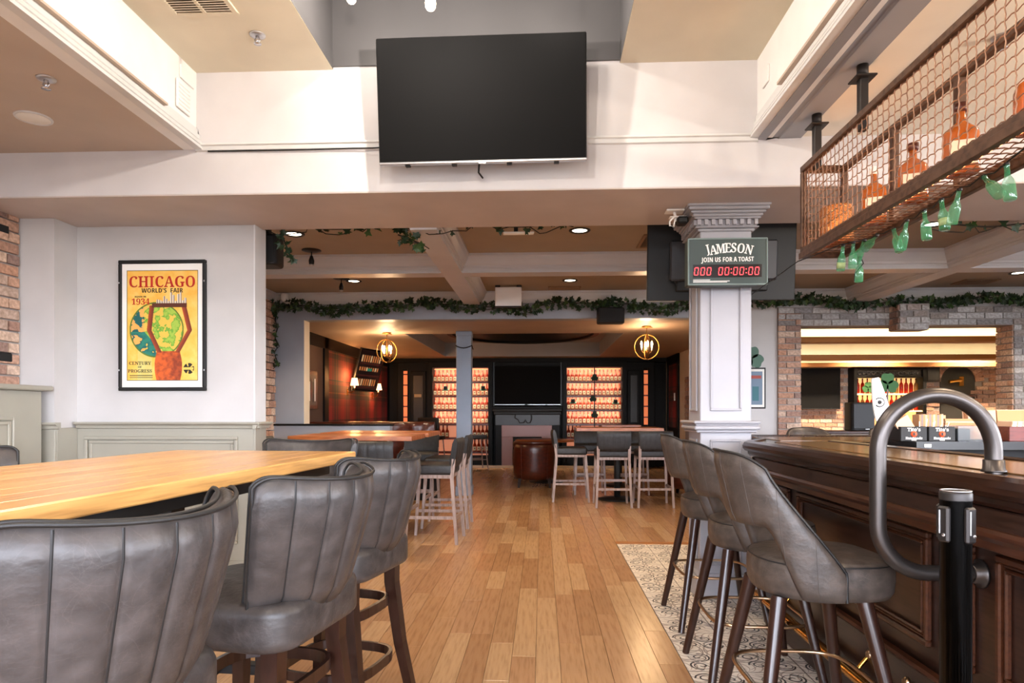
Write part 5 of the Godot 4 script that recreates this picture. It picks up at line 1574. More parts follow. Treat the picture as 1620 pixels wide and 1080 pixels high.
func build_stools() -> void:
	var place := func(src: Node3D, label: String, x: float, d: float, yaw: float, group: String) -> void:
		copy(src, label, V(x, 0, d), deg_to_rad(yaw), group)
	# dark wooden stools with channelled grey backs
	var a := make_dark_stool()
	var g := "grey channelled stools at the front table"
	tag(a, "grey channelled stool with dark wooden legs, nearest, cut off by the lower left corner", "stool", g)
	a.position = V(-0.922, 0, 1.21); a.rotation.y = deg_to_rad(79)
	place.call(a, "grey channelled stool with dark wooden legs, middle of the three beside the table", -0.816, 1.893, 80.0, g)
	place.call(a, "grey channelled stool with dark wooden legs, farthest of the three beside the table", -0.80, 2.575, 77.0, g)
	place.call(a, "grey channelled stool at the far end of the front table, facing us", -1.36, 3.72, 184.0, g)
	place.call(a, "grey channelled stool behind the front table, its top rim at the left picture edge", -2.36, 2.76, -96.0, g)
	# bar stools
	var b := make_bar_stool()
	g = "taupe bar stools along the bar"
	tag(b, "taupe leather bar stool with open scooped back, nearest of the three at the bar", "stool", g)
	b.position = V(0.945, 0, 2.44); b.rotation.y = deg_to_rad(-90)
	place.call(b, "taupe leather bar stool with open scooped back, middle of the three at the bar", 0.99, 3.20, -91.0, g)
	place.call(b, "taupe leather bar stool with open scooped back, farthest of the three, beside the column", 1.035, 4.05, -90.0, g)
	place.call(b, "grey stool back behind the far bar top, left of the black loudspeaker", 2.19, 5.36, 180.0, g)
	place.call(b, "grey stool back behind the far bar top, hidden partly by the pipe hoop", 2.86, 5.36, 184.0, g)
	# pale wooden stools
	var c := make_light_stool()
	g = "pale wooden stools with charcoal seats"
	tag(c, "pale wooden stool with charcoal seat, nearest beside the left high tables, its side to us", "stool", g)
	c.position = V(-1.03, 0, 6.40); c.rotation.y = deg_to_rad(88)
	place.call(c, "pale wooden stool with charcoal seat, second beside the left high tables, towards the post", -1.03, 7.24, 90.0, g)
	place.call(c, "charcoal backed stool before the left high tables, its back to us, right of its twin", -1.47, 5.78, 0.0, g)
	place.call(c, "charcoal backed stool before the left high tables, behind the far end of the front table", -2.20, 5.80, 2.0, g)
	place.call(c, "charcoal stool at the left end of the left high tables, beside the brick corner", -2.56, 6.55, -90.0, g)
	place.call(c, "charcoal stool on the far side of the left high tables, facing us", -1.50, 8.00, 180.0, g)
	place.call(c, "pale wooden stool with its side to us, left end of the right high table", 0.40, 9.33, -90.0, g)
	place.call(c, "pale wooden stool with its back to us, left one before the right high table", 0.93, 8.83, 0.0, g)
	place.call(c, "pale wooden stool with its back to us, right one before the right high table", 1.47, 8.86, 0.0, g)
	place.call(c, "charcoal stool on the far side of the right high table, left one", 0.72, 10.15, 180.0, g)
	place.call(c, "charcoal stool on the far side of the right high table, right one", 1.36, 10.15, 180.0, g)
	# brown leather chairs of the back room
	var tc := thing("tub_chair", "brown leather tub chair with its round back to us, in the back room", "armchair", V(-0.12, 0, 11.05), 0.0)
	tub_chair(tc)
	var t2 := thing("tub_chair", "dark brown leather chair beyond the bar stools, right of the high table", "armchair", V(2.15, 0, 9.9), deg_to_rad(60))
	tub_chair(t2)
	# dark tall chairs before the left bookcase
	for k in 2:
		var x: float = [-1.42, -2.25][k]
		var ch := thing("tall_chair", ["dark tall chair with thin legs before the left bookcase, right of the post", "dark tall chair before the left bookcase, left of the post"][k], "chair", V(x, 0, [14.2, 13.6][k]), deg_to_rad(-70 + 60 * k), "dark tall chairs before the bookcase")
		part(ch, "seat", cushion(0.44, 0.44, 0.08, 0.06, 0.02), M.leather_black, Vector3(0, 0.66, 0))
		part(ch, "backrest", cushion(0.44, 0.06, 0.42, 0.02, 0.02), M.leather_black, Vector3(0, 0.70, 0.22), Vector3(0.1, 0, 0))
		for sx in [-1, 1]:
			for sz in [-1, 1]:
				part(ch, "leg", tube([Vector3(sx * 0.17, 0.66, sz * 0.17), Vector3(sx * 0.22, 0.0, sz * 0.22)], 0.014, 8), M.pale_wood)
			part(ch, "stretcher", tube([Vector3(sx * 0.205, 0.22, -0.2), Vector3(sx * 0.205, 0.22, 0.2)], 0.009, 6), M.pale_wood)

func tub_chair(tc: Node3D) -> void:
	var top := func(u: float) -> float: return 0.72 - 0.12 * smoothstep(0.5, 1.0, absf(u))
	var bot := func(u: float) -> float: return 0.13
	var s := shell(48, deg_to_rad(125), 0.37, 0.36, top, bot, 0.11, 0.10, 0.0, 1.0, 0.95)
	part(tc, "back", s[0], M.leather_brown)
	part(tc, "back_roll", tube(s[1], 0.028, 10), M.leather_brown)
	part(tc, "seat", cushion(0.50, 0.52, 0.16, 0.1, 0.04, 0.02), M.leather_brown, Vector3(0, 0.28, -0.04))
	part(tc, "base", cushion(0.50, 0.5, 0.16, 0.1, 0.01), M.leather_brown, Vector3(0, 0.13, -0.03))
	for a in [-0.62, 0.62]:
		part(tc, "seam", tube([Vector3(sin(a) * 0.357, 0.14, 0.36 - 0.37 + cos(a) * 0.366 - 0.05), Vector3(sin(a) * 0.372, 0.70, 0.36 - 0.37 + cos(a) * 0.372 - 0.0)], 0.006, 6), M.leather_brown)
	for sx in [-1, 1]:
		for sz in [-1, 1]:
			part(tc, "leg", tube([Vector3(sx * 0.24, 0.15, sz * 0.22), Vector3(sx * 0.255, 0.0, sz * 0.24)], 0.026, 4, false, 0.017, true), mat("leg_brown", Color(0.13, 0.075, 0.055), 0.8))

# ---------------------------------------------------------------- back room
func plaid_image() -> Image:
	var n := 128
	var im := Image.create(n, n, false, Image.FORMAT_RGB8)
	var stripe := func(p: int) -> Color:
		if p < 44: return Color(0.50, 0.07, 0.06)
		if p < 48: return Color(0.10, 0.05, 0.05)
		if p < 60: return Color(0.36, 0.06, 0.05)
		if p < 84: return Color(0.13, 0.07, 0.06)
		if p < 88: return Color(0.45, 0.28, 0.10)
		if p < 104: return Color(0.13, 0.07, 0.06)
		return Color(0.40, 0.06, 0.05)
	for y in n:
		for x in n:
			var a: Color = stripe.call(x)
			var b: Color = stripe.call(y)
			im.set_pixel(x, y, a.lerp(b, 0.5 + (0.12 if (x + y) % 4 < 2 else -0.12)))
	return im

func pendant(label: String, x: float, d: float, y: float, turn: float) -> void:
	var t := thing("orb_pendant", label, "pendant lamp", V(x, y, d), turn, "orb pendant lamps")
	var br := mat("antique_brass", Color(0.62, 0.44, 0.22), 0.3, 0.9)
	var top := 2.43 - y
	part(t, "canopy", lathe([[0.0, top], [0.065, top], [0.06, top - 0.015], [0.02, top - 0.03], [0.0, top - 0.03]], 24), br)
	for s in [-1, 1]:
		part(t, "canopy_arm", cbox(0.10, 0.012, 0.02, 0.002), br, Vector3(s * 0.03, top - 0.02, 0))
	part(t, "stem", tube([Vector3(0, top - 0.02, 0), Vector3(0, 0.17, 0)], 0.006, 8), br)
	for k in 2:
		var pts := []
		for i in 48:
			var a := TAU * i / 48
			pts.append(Vector3(cos(a) * 0.172, sin(a) * 0.172, 0).rotated(Vector3.UP, k * PI * 0.5))
		part(t, "ring", tube(pts, 0.0075, 8, true), br)
	part(t, "hub", lathe([[0.0, -0.10], [0.012, -0.09], [0.02, -0.075], [0.008, -0.05], [0.006, 0.17], [0.0, 0.17]], 14), br)
	for k in 4:
		var a := k * PI * 0.5
		var c := Vector3(cos(a) * 0.072, 0, sin(a) * 0.072)
		part(t, "arm", tube([Vector3(0, -0.07, 0), c * 0.6 + Vector3(0, -0.085, 0), c + Vector3(0, -0.06, 0), c + Vector3(0, -0.045, 0)], 0.005, 6), br)
		var cd := part(t, "candle", lathe([[0.0, -0.045], [0.011, -0.045], [0.011, 0.02], [0.0, 0.02]], 12), M.paper, c)
		part(cd, "flame_bulb", lathe([[0.0, 0.018], [0.010, 0.022], [0.016, 0.04], [0.012, 0.062], [0.004, 0.082], [0.0, 0.085]], 12), glow("flame_bulb", Color(1.0, 0.88, 0.66), 22.0))
		omni(t, c + Vector3(0, 0.045, 0), Color(1.0, 0.82, 0.62), 0.22, 0.012)

func sconce(label: String, d: float, y: float) -> void:
	var t := thing("wall_sconce", label, "wall lamp", V(-3.47, y, d), 0.0, "wall sconces on the plaid wall")
	part(t, "backplate", cbox(0.02, 0.12, 0.07, 0.006), M.brass, Vector3(0, -0.14, 0))
	part(t, "arm", tube([Vector3(0, -0.14, 0), Vector3(0.08, -0.15, 0), Vector3(0.13, -0.11, 0), Vector3(0.13, -0.05, 0)], 0.007, 8), M.brass)
	part(t, "shade", lathe([[0.075, -0.02], [0.05, 0.11], [0.048, 0.11], [0.073, -0.02]], 20), glow("lamp_shade", Color(1.0, 0.82, 0.62), 3.0), Vector3(0.13, 0, 0))
	part(t, "candle", lathe([[0.0, -0.06], [0.012, -0.06], [0.012, 0.0], [0.0, 0.0]], 10), M.paper, Vector3(0.13, 0, 0))
	omni(t, Vector3(0.13, 0.14, 0), Color(1.0, 0.70, 0.42), 0.5, 0.03)
	omni(t, Vector3(0.13, -0.07, 0), Color(1.0, 0.70, 0.42), 0.35, 0.03)

func bookcase(label: String, x0: float, x1: float, which: String, rows: Array) -> void:
	var b := thing("bottle_case", label, "shelving", V((x0 + x1) * 0.5, 0, 14.95))
	wb(b, "back_panel", x0, x1, 0.25, 2.22, 15.075, 15.095, glow("case_glow", Color(1.0, 0.64, 0.48), 0.42), 0.0)
	for x in [[x0 - 0.10, x0], [x1, x1 + 0.10]]:
		wb(b, "side_post", x[0], x[1], 0.0, 2.34, 14.72, 15.09, M.panel_dark)
		wb(b, "pilaster", x[0] + 0.02, x[1] - 0.02, 0.12, 2.2, 14.70, 14.725, M.panel_dark)
	wb(b, "top_rail", x0, x1, 2.22, 2.34, 14.72, 15.09, M.panel_dark)
	wb(b, "plinth", x0, x1, 0.0, 0.25, 14.74, 15.09, M.panel_dark)
	var ys := [1.905, 1.592, 1.28, 0.968, 0.655, 0.342]
	for y in ys:
		wb(b, "shelf", x0, x1, y - 0.028, y, 14.76, 15.075, M.red_wood, 0.002)
		wb(b, "shelf_lip", x0, x1, y - 0.04, y + 0.004, 14.748, 14.76, M.red_wood, 0.002)  # lip added to hide the added strip lights
	wb(b, "door_stile", (x0 + x1) * 0.5 - 0.012, (x0 + x1) * 0.5 + 0.012, 0.25, 2.22, 14.715, 14.735, M.panel_dark, 0.002)
	for r in 4:  # strip lights added to brighten the bottle labels
		var led := solo("added_shelf_light", "added thin warm light under shelf %s of the %s bottle case" % [["one", "two", "three", "four"][r], which], "light strip", cbox(x1 - x0 - 0.06, 0.006, 0.012, 0.0), glow("added_case_led", Color(1.0, 0.72, 0.44), 1.2), V((x0 + x1) * 0.5, ys[r] + 0.278, 14.785))
		area(led, Vector3(0, -0.005, 0), Color(1.0, 0.90, 0.78), 1.3, x1 - x0 - 0.06, 0.02, Vector3(-PI * 0.5 + 0.5, 0, 0))
	var ordn := ["first", "second", "third", "fourth", "fifth", "sixth", "seventh", "eighth", "ninth", "tenth", "eleventh", "twelfth", "thirteenth", "fourteenth"]
	var rown := ["top", "second", "third", "fourth", "fifth", "lowest"]
	for r in 6:
		for i in 14:
			if not rows[r].has(i): continue
			var x := lerpf(x0 + 0.045, x1 - 0.045, i / 13.0)
			var s := "pale labelled amber bottle, %s from left on %s shelf of %s case" % [ordn[i], rown[r], which]
			var grp := "bottles on the %s shelf of the %s case" % [rown[r], which]
			if not cache.has("case_bottle"):
				var t := thing("case_bottle", s, "bottle", V(x, ys[r], 14.87), 0.0, grp)
				part(t, "glass", lathe([[0.0, 0.0], [0.038, 0.0], [0.041, 0.005], [0.041, 0.135], [0.034, 0.160], [0.018, 0.185], [0.0155, 0.245], [0.0, 0.245]], 14), M.case_glass)
				part(t, "label", cbox(0.062, 0.09, 0.004, 0.001), M.case_label, Vector3(0, 0.068, 0.0395))
				var cp := part(t, "cap", lathe([[0.0, 0.225], [0.0165, 0.225], [0.0165, 0.272], [0.0, 0.273]], 10), M.case_cap)
				part(t, "label_mark", cbox(0.024, 0.018, 0.002, 0.0), M.leather_brown, Vector3(0, 0.072, 0.042))
				cache["case_bottle"] = t
			else:
				copy(cache["case_bottle"], s, V(x, ys[r], 14.87), 0.0, grp)

func build_back_room() -> void:
	mat("case_glass", Color(0.44, 0.15, 0.08), 0.15).backlight_enabled = true
	M.case_glass.backlight = Color(0.85, 0.30, 0.14)
	mat("case_label", Color(0.95, 0.88, 0.74), 0.7).backlight_enabled = true
	M.case_label.backlight = Color(0.9, 0.75, 0.5)
	mat("case_cap", Color(0.40, 0.14, 0.08), 0.4)
	pendant("orb pendant lamp with candle bulbs on the left of the back room", -2.33, 9.9, 2.155, 0.75)
	pendant("orb pendant lamp with candle bulbs on the right, before the column", 1.457, 9.3, 2.14, 0.05)
	# post
	var ps := thing("post", "square blue grey post standing free in the back room", "post", V(-1.152, 0, 9.87))
	wb(ps, "shaft", -1.262, -1.042, 0.0, 2.43, 9.76, 9.98, M.blue_grey, 0.006)
	wb(ps, "base", -1.275, -1.029, 0.0, 0.14, 9.747, 9.993, M.blue_grey, 0.006)
	wb(ps, "cap", -1.268, -1.036, 2.36, 2.43, 9.754, 9.986, M.blue_grey, 0.004)
	var tw := []
	for i in 25:
		var a := TAU * i / 24
		tw.append(Vector3(clampf(cos(a) * 0.17, -0.118, 0.118), 2.20 + 0.02 * sin(a * 3.0), clampf(sin(a) * 0.17, -0.118, 0.118)))
	part(ps, "wire_twist", tube(tw, 0.008, 6), M.black)
	# end wall
	var all := range(14)
	bookcase("backlit dark bottle case at the left of the fireplace", -2.44, -1.19, "left", [all, all, all, all, [0, 1, 2, 3, 9, 10, 11, 12, 13], [9, 10, 11, 12, 13]])
	bookcase("backlit dark bottle case at the right of the fireplace", 0.555, 1.773, "right", [all, all, all, all, [0, 1, 2, 3], []])
	var hatm := mat("hat_black", Color(0.05, 0.08, 0.06), 0.7)
	var sg := mat("shamrock_dark", Color(0.05, 0.17, 0.10), 0.7)
	for q in [[1.165, 1.985, "dark paper shamrock hung on the right bottle case, topmost"], [1.13, 1.52, "dark paper shamrock hung on the right bottle case, middle"], [1.165, 1.17, "dark paper shamrock hung on the right bottle case, lowest"]]:
		var s := thing("shamrock", q[2], "decoration", V(q[0], q[1], 14.70), 0.0, "decorations on the bottle cases")
		shamrock(s, "leaf", Vector3.ZERO, 0.055, sg)
	for q in [[0.69, 1.43, "small green party hat on the right bottle case, at its left"], [1.62, 1.42, "small green party hat on the right bottle case, at its right"], [-2.14, 1.72, "small green party hat on the left bottle case, left of the post"], [-1.30, 1.72, "small green party hat on the left bottle case, right of the post"]]:
		var s := thing("party_hat", q[2], "decoration", V(q[0], q[1], 14.705), 0.0, "decorations on the bottle cases")
		part(s, "brim", lathe([[0.0, 0.0], [0.08, 0.0], [0.08, 0.008], [0.0, 0.008]], 20), mat("hat_green", Color(0.25, 0.48, 0.36), 0.7), Vector3.ZERO, Vector3(0.25, 0, 0))
		part(s, "crown", lathe([[0.0, 0.0], [0.05, 0.0], [0.042, 0.075], [0.0, 0.075]], 16), hatm, Vector3(0, 0.01, 0), Vector3(0.25, 0, 0))
	# fireplace
	var f := thing("fireplace", "dark panelled fireplace with a speckled pink stone surround, under a television", "fireplace", V(-0.32, 0, 14.9))
	wb(f, "overmantel", -1.09, 0.455, 1.36, 2.34, 14.90, 15.09, M.panel_dark)
	for x in [[-1.09, -1.05], [0.415, 0.455]]:
		wb(f, "overmantel_stile", x[0], x[1], 1.36, 2.34, 14.85, 14.90, mat("panel_grey", Color(0.14, 0.145, 0.16), 0.4))
	wb(f, "overmantel_rail", -1.05, 0.415, 2.27, 2.34, 14.85, 14.90, M.panel_dark)
	wb(f, "mantel_shelf", -1.085, 0.45, 1.30, 1.345, 14.52, 15.0, M.panel_dark, 0.006)
	wb(f, "mantel_moulding", -1.08, 0.445, 1.24, 1.30, 14.58, 15.0, M.black, 0.01)
	wb(f, "mantel_moulding", -1.06, 0.43, 1.17, 1.24, 14.64, 15.0, M.black, 0.01)
	wb(f, "frieze", -1.03, 0.40, 0.935, 1.17, 14.68, 15.0, mat("panel_grey", Color(0.14, 0.145, 0.16), 0.4))
	for x in [[-1.03, -0.886], [0.228, 0.40]]:
		wb(f, "jamb", x[0], x[1], 0.0, 0.935, 14.68, 15.0, M.panel_dark)
	var stone := mat("stone", Color(0.82, 0.62, 0.59), 0.4)
	stone.albedo_texture = noise_tex(0.25, Color(0.45, 0.42, 0.42), Color(1, 1, 1), 256, 3)
	tri_scale(stone, Vector3.ONE * 2.0)
	for q in [[-0.886, -0.64, 0.0, 0.68], [0.0, 0.228, 0.0, 0.68], [-0.886, 0.228, 0.682, 0.935]]:
		wb(f, "stone_slab", q[0], q[1] - 0.002, q[2], q[3], 14.66, 15.0, stone, 0.003)
	wb(f, "firebox", -0.64, 0.0, 0.0, 0.68, 14.95, 15.05, M.black_matt)
	wb(f, "firebox_frame", -0.63, -0.01, 0.60, 0.66, 14.70, 14.72, M.black)
	var tv := television("large television over the fireplace mantel", V(-0.316, 1.82, 14.775), 1.47, 0.86, Vector3.ZERO, true)
	var ne := solo("neon_outline", "thin black outline shape hanging below the mantel", "decoration", tube([V(-0.58, 1.17, 14.63), V(-0.59, 1.10, 14.63), V(-0.52, 1.06, 14.63), V(-0.49, 0.99, 14.63), V(-0.40, 0.99, 14.63), V(-0.36, 1.06, 14.63), V(-0.32, 0.99, 14.63), V(-0.26, 0.99, 14.63), V(-0.23, 1.05, 14.63), V(-0.22, 1.12, 14.63), V(-0.24, 1.17, 14.63)], 0.012, 8), M.black)
	var cbl := solo("mantel_cable", "black cable lying on the fireplace mantel below the television", "cable", tube([V(-0.45, 1.352, 14.7), V(-0.35, 1.40, 14.76), V(-0.28, 1.37, 14.72), V(0.0, 1.352, 14.7), V(0.1, 1.39, 14.75), V(0.2, 1.352, 14.7)], 0.008, 6), M.black)
	sbox("baseboard_back", "pale toe strip under the fireplace wall", -2.6, 1.9, 0.0, 0.05, 14.60, 14.655, M.cream)
	sbox("trim_11", "dark cornice over the end wall cabinets", -3.4, 2.75, 2.34, 2.43, 14.78, 15.1, M.panel_dark)
	# angled corners: dark doors and narrow lit strips
	for q in [[-3.13, -3.0, -2.95, -2.60, "left"], [2.24, 2.37, 1.90, 2.18, "right"]]:
		var c := thing("corner_cabinet", "dark panelled corner cabinet with a narrow lit strip, %s of the bottle cases" % q[4], "cabinet", V((q[0] + q[3]) * 0.5, 0, 14.9))
		wb(c, "carcass", -3.25 if q[0] < 0.0 else 1.88, -2.56 if q[0] < 0.0 else 2.5, 0.0, 2.34, 14.86, 15.09, M.panel_dark)
		wb(c, "lit_strip", q[0] + 0.02, q[1] - 0.02, 0.95, 2.15, 14.83, 14.86, glow("strip_glow", Color(0.95, 0.50, 0.30), 0.75), 0.0)
		for i in 5:
			wb(c, "strip_bar", q[0], q[1], 1.1 + i * 0.24, 1.13 + i * 0.24, 14.815, 14.83, M.red_wood, 0.002)
		for x in [q[0], q[1] - 0.02]:
			wb(c, "strip_edge", x, x + 0.02, 0.9, 2.2, 14.81, 14.86, M.panel_dark, 0.002)
		wb(c, "door", q[2], q[3], 0.1, 2.15, 14.82, 14.86, M.panel_dark, 0.01)
		wb(c, "door_panel", q[2] + 0.06, q[3] - 0.06, 1.0, 2.05, 14.805, 14.82, M.leather_black, 0.006)
		wb(c, "door_ledge", q[2] + 0.04, q[3] - 0.02, 0.93, 0.95, 14.78, 14.82, M.silver, 0.003)
		if q[4] == "left":
			wb(c, "door_plate", -2.86, -2.70, 1.56, 1.63, 14.80, 14.806, mat("plate_brass", Color(0.62, 0.50, 0.34), 0.4), 0.002)
	# plaid walls
	var pl := mat("plaid", Color(1, 1, 1), 0.85)
	pl.albedo_texture = img_tex(plaid_image())
	tri_scale(pl, Vector3.ONE * 1.5)
	sbox("wall_left", "red plaid wall panel", -3.49, -3.475, 0.9, 2.25, 10.62, 14.8, pl)
	sbox("wall_right", "red plaid wall panel at the right of the back room", 2.785, 2.80, 0.9, 2.25, 13.75, 14.7, pl)
	for q in [[-3.49, -3.45, 10.42, 10.62], [-3.49, -3.46, 10.62, 10.66]]:
		sbox("trim_12", "dark upright of the plaid wall", q[0], q[1], 0.0, 2.43, q[2], q[3], M.panel_dark)
	sbox("trim_12", "dark rail over the plaid wall", -3.49, -3.45, 2.25, 2.43, 8.72, 14.8, M.panel_dark)
	sbox("wall_left", "brown wall before the plaid", -3.49, -3.48, 0.0, 2.25, 8.72, 10.42, mat("brown_wall", Color(0.30, 0.22, 0.18), 0.7))
	for q in [[13.62, 13.75], [14.68, 14.8]]:
		sbox("trim_12", "dark upright at the right plaid wall", 2.76, 2.80, 0.0, 2.43, q[0], q[1], M.panel_dark)
	sbox("trim_12", "dark rail over the right plaid wall", 2.76, 2.80, 2.25, 2.43, 13.62, 14.8, M.panel_dark)
	sbox("trim_12", "dark dado of the right plaid wall", 2.77, 2.80, 0.0, 0.9, 13.75, 14.68, M.panel_dark)
	solo("switch_plate", "small white switch plate on the right plaid wall", "switch", cbox(0.01, 0.16, 0.11, 0.003), M.paper, V(2.78, 1.55, 14.05))
	var bw := brick_wall("wall_right", 2.77, 2.80, 0.3, 1.9, 12.55, 12.95)
	brick_face(bw, V(2.77, 0.9, 12.95), Vector3(0, 0, 1), Vector3(-1, 0, 0), 0.4, 1.0, true, "brick", 0.15, 0.07, 0.015)
	# framed picture, television and sconces on the left wall
	var fp := thing("framed_picture", "dark framed picture with pale streaks on the brown wall, left of the plaid", "picture", V(-3.475, 1.3, 9.78))
	wb(fp, "frame", -3.48, -3.445, 1.28, 1.86, 9.50, 10.06, M.leather_brown, 0.006)
	wb(fp, "mat", -3.447, -3.442, 1.34, 1.80, 9.56, 10.0, mat("picture_grey", Color(0.40, 0.36, 0.32), 0.6), 0.0)
	for i in 5:
		wb(fp, "print_patch", -3.443, -3.440, 1.38 + 0.02 * (i % 3), 1.74 - 0.05 * (i % 2), 9.60 + 0.08 * i, 9.64 + 0.08 * i, [M.black, M.paper, M.leather_brown, M.grey_metal, M.paper][i], 0.0)
	var t3 := television("television tilted forward on the plaid wall, reflected bottle rows painted on its screen", V(-3.20, 2.0, 12.2), 0.86, 0.80, Vector3(deg_to_rad(16), deg_to_rad(74), deg_to_rad(0)), false)
	t3.rotation_order = EULER_ORDER_YXZ
	var im := Image.create(64, 40, false, Image.FORMAT_RGB8)
	im.fill(Color(0.03, 0.02, 0.03))
	for r in 3:
		for i in 9:
			im.fill_rect(Rect2i(4 + i * 6, 5 + r * 12, 4, 7 if r != 1 else 4), Color(0.78, 0.46, 0.25) if (i * 5 + r) % 4 else Color(0.9, 0.7, 0.5))
		im.fill_rect(Rect2i(2, 13 + r * 12, 60, 1), Color(0.35, 0.12, 0.10))
	im.fill_rect(Rect2i(26, 18, 12, 3), Color(0.1, 0.5, 0.4))
	var sm := mat("reflected_bottles", Color(0.2, 0.2, 0.2), 0.3)  # reflection of the bottle shelves painted in and made to glow
	sm.albedo_texture = img_tex(im)
	sm.emission_enabled = true
	sm.emission_texture = img_tex(im)
	sm.emission = Color.BLACK
	sm.emission_energy_multiplier = 0.8
	var qm := MB.new()
	qm.tri(Vector3(-0.41, -0.37, 0), Vector3(-0.41, 0.37, 0), Vector3(0.41, 0.37, 0), -1, Vector2(0, 1), Vector2(0, 0), Vector2(1, 0))
	qm.tri(Vector3(-0.41, -0.37, 0), Vector3(0.41, 0.37, 0), Vector3(0.41, -0.37, 0), -1, Vector2(0, 1), Vector2(1, 0), Vector2(1, 1))
	part(t3, "picture", qm.done(false), sm, Vector3(0, 0.005, 0.003))
	part(t3, "wall_arm", cbox(0.06, 0.06, 0.22, 0.004), M.black, Vector3(0, 0, -0.15))
	sconce("brass wall sconce with white shade on the plaid wall, left of the tilted television", 11.72, 1.73)
	sconce("brass wall sconce with white shade on the plaid wall, below right of the tilted television", 13.45, 1.70)
	# tufted booths
	booth("tufted brown leather booth back behind the knee wall", -3.35, -1.50, 9.25, 1.11)
	booth("tufted brown leather booth back farther in, before the plaid wall", -3.35, -2.0, 11.4, 1.08)

func booth(label: String, x0: float, x1: float, d: float, h: float) -> void:
	var b := thing("booth_bench", label, "bench", V((x0 + x1) * 0.5, 0, d))
	var rings := []
	var w := x1 - x0
	var n := int(w / 0.02)
	for i in n + 1:
		var x := -w * 0.5 + w * i / n
		var e := minf(1.0, minf(i, n - i) * 0.25)
		var r := PackedVector3Array()
		for k in 24:
			var a := TAU * k / 24
			var y := h - 0.34 + signf(sin(a)) * pow(absf(sin(a)), 0.4) * 0.33
			var z := signf(cos(a)) * pow(absf(cos(a)), 0.5) * 0.09
			var u := (x / 0.16)
			var v := (y / 0.15)
			var bump := absf(sin(PI * (u + v) * 0.5)) * absf(sin(PI * (u - v) * 0.5))
			r.append(Vector3(x, y, z * (0.72 + 0.38 * bump) * (0.5 + 0.5 * e)))
		rings.append(r)
	var m := MB.new()
	m.loft(rings)
	part(b, "backrest", m.done(), M.leather_brown)
	part(b, "seat", cushion(w, 0.5, 0.14, 0.05, 0.03, 0.01), M.leather_brown, Vector3(0, 0.36, -0.30))
	part(b, "base", cbox(w, 0.38, 0.48, 0.006), M.panel_dark, Vector3(0, 0.19, -0.28))
	part(b, "back_panel", cbox(w, 0.50, 0.06, 0.006), M.panel_dark, Vector3(0, 0.25, 0.0))

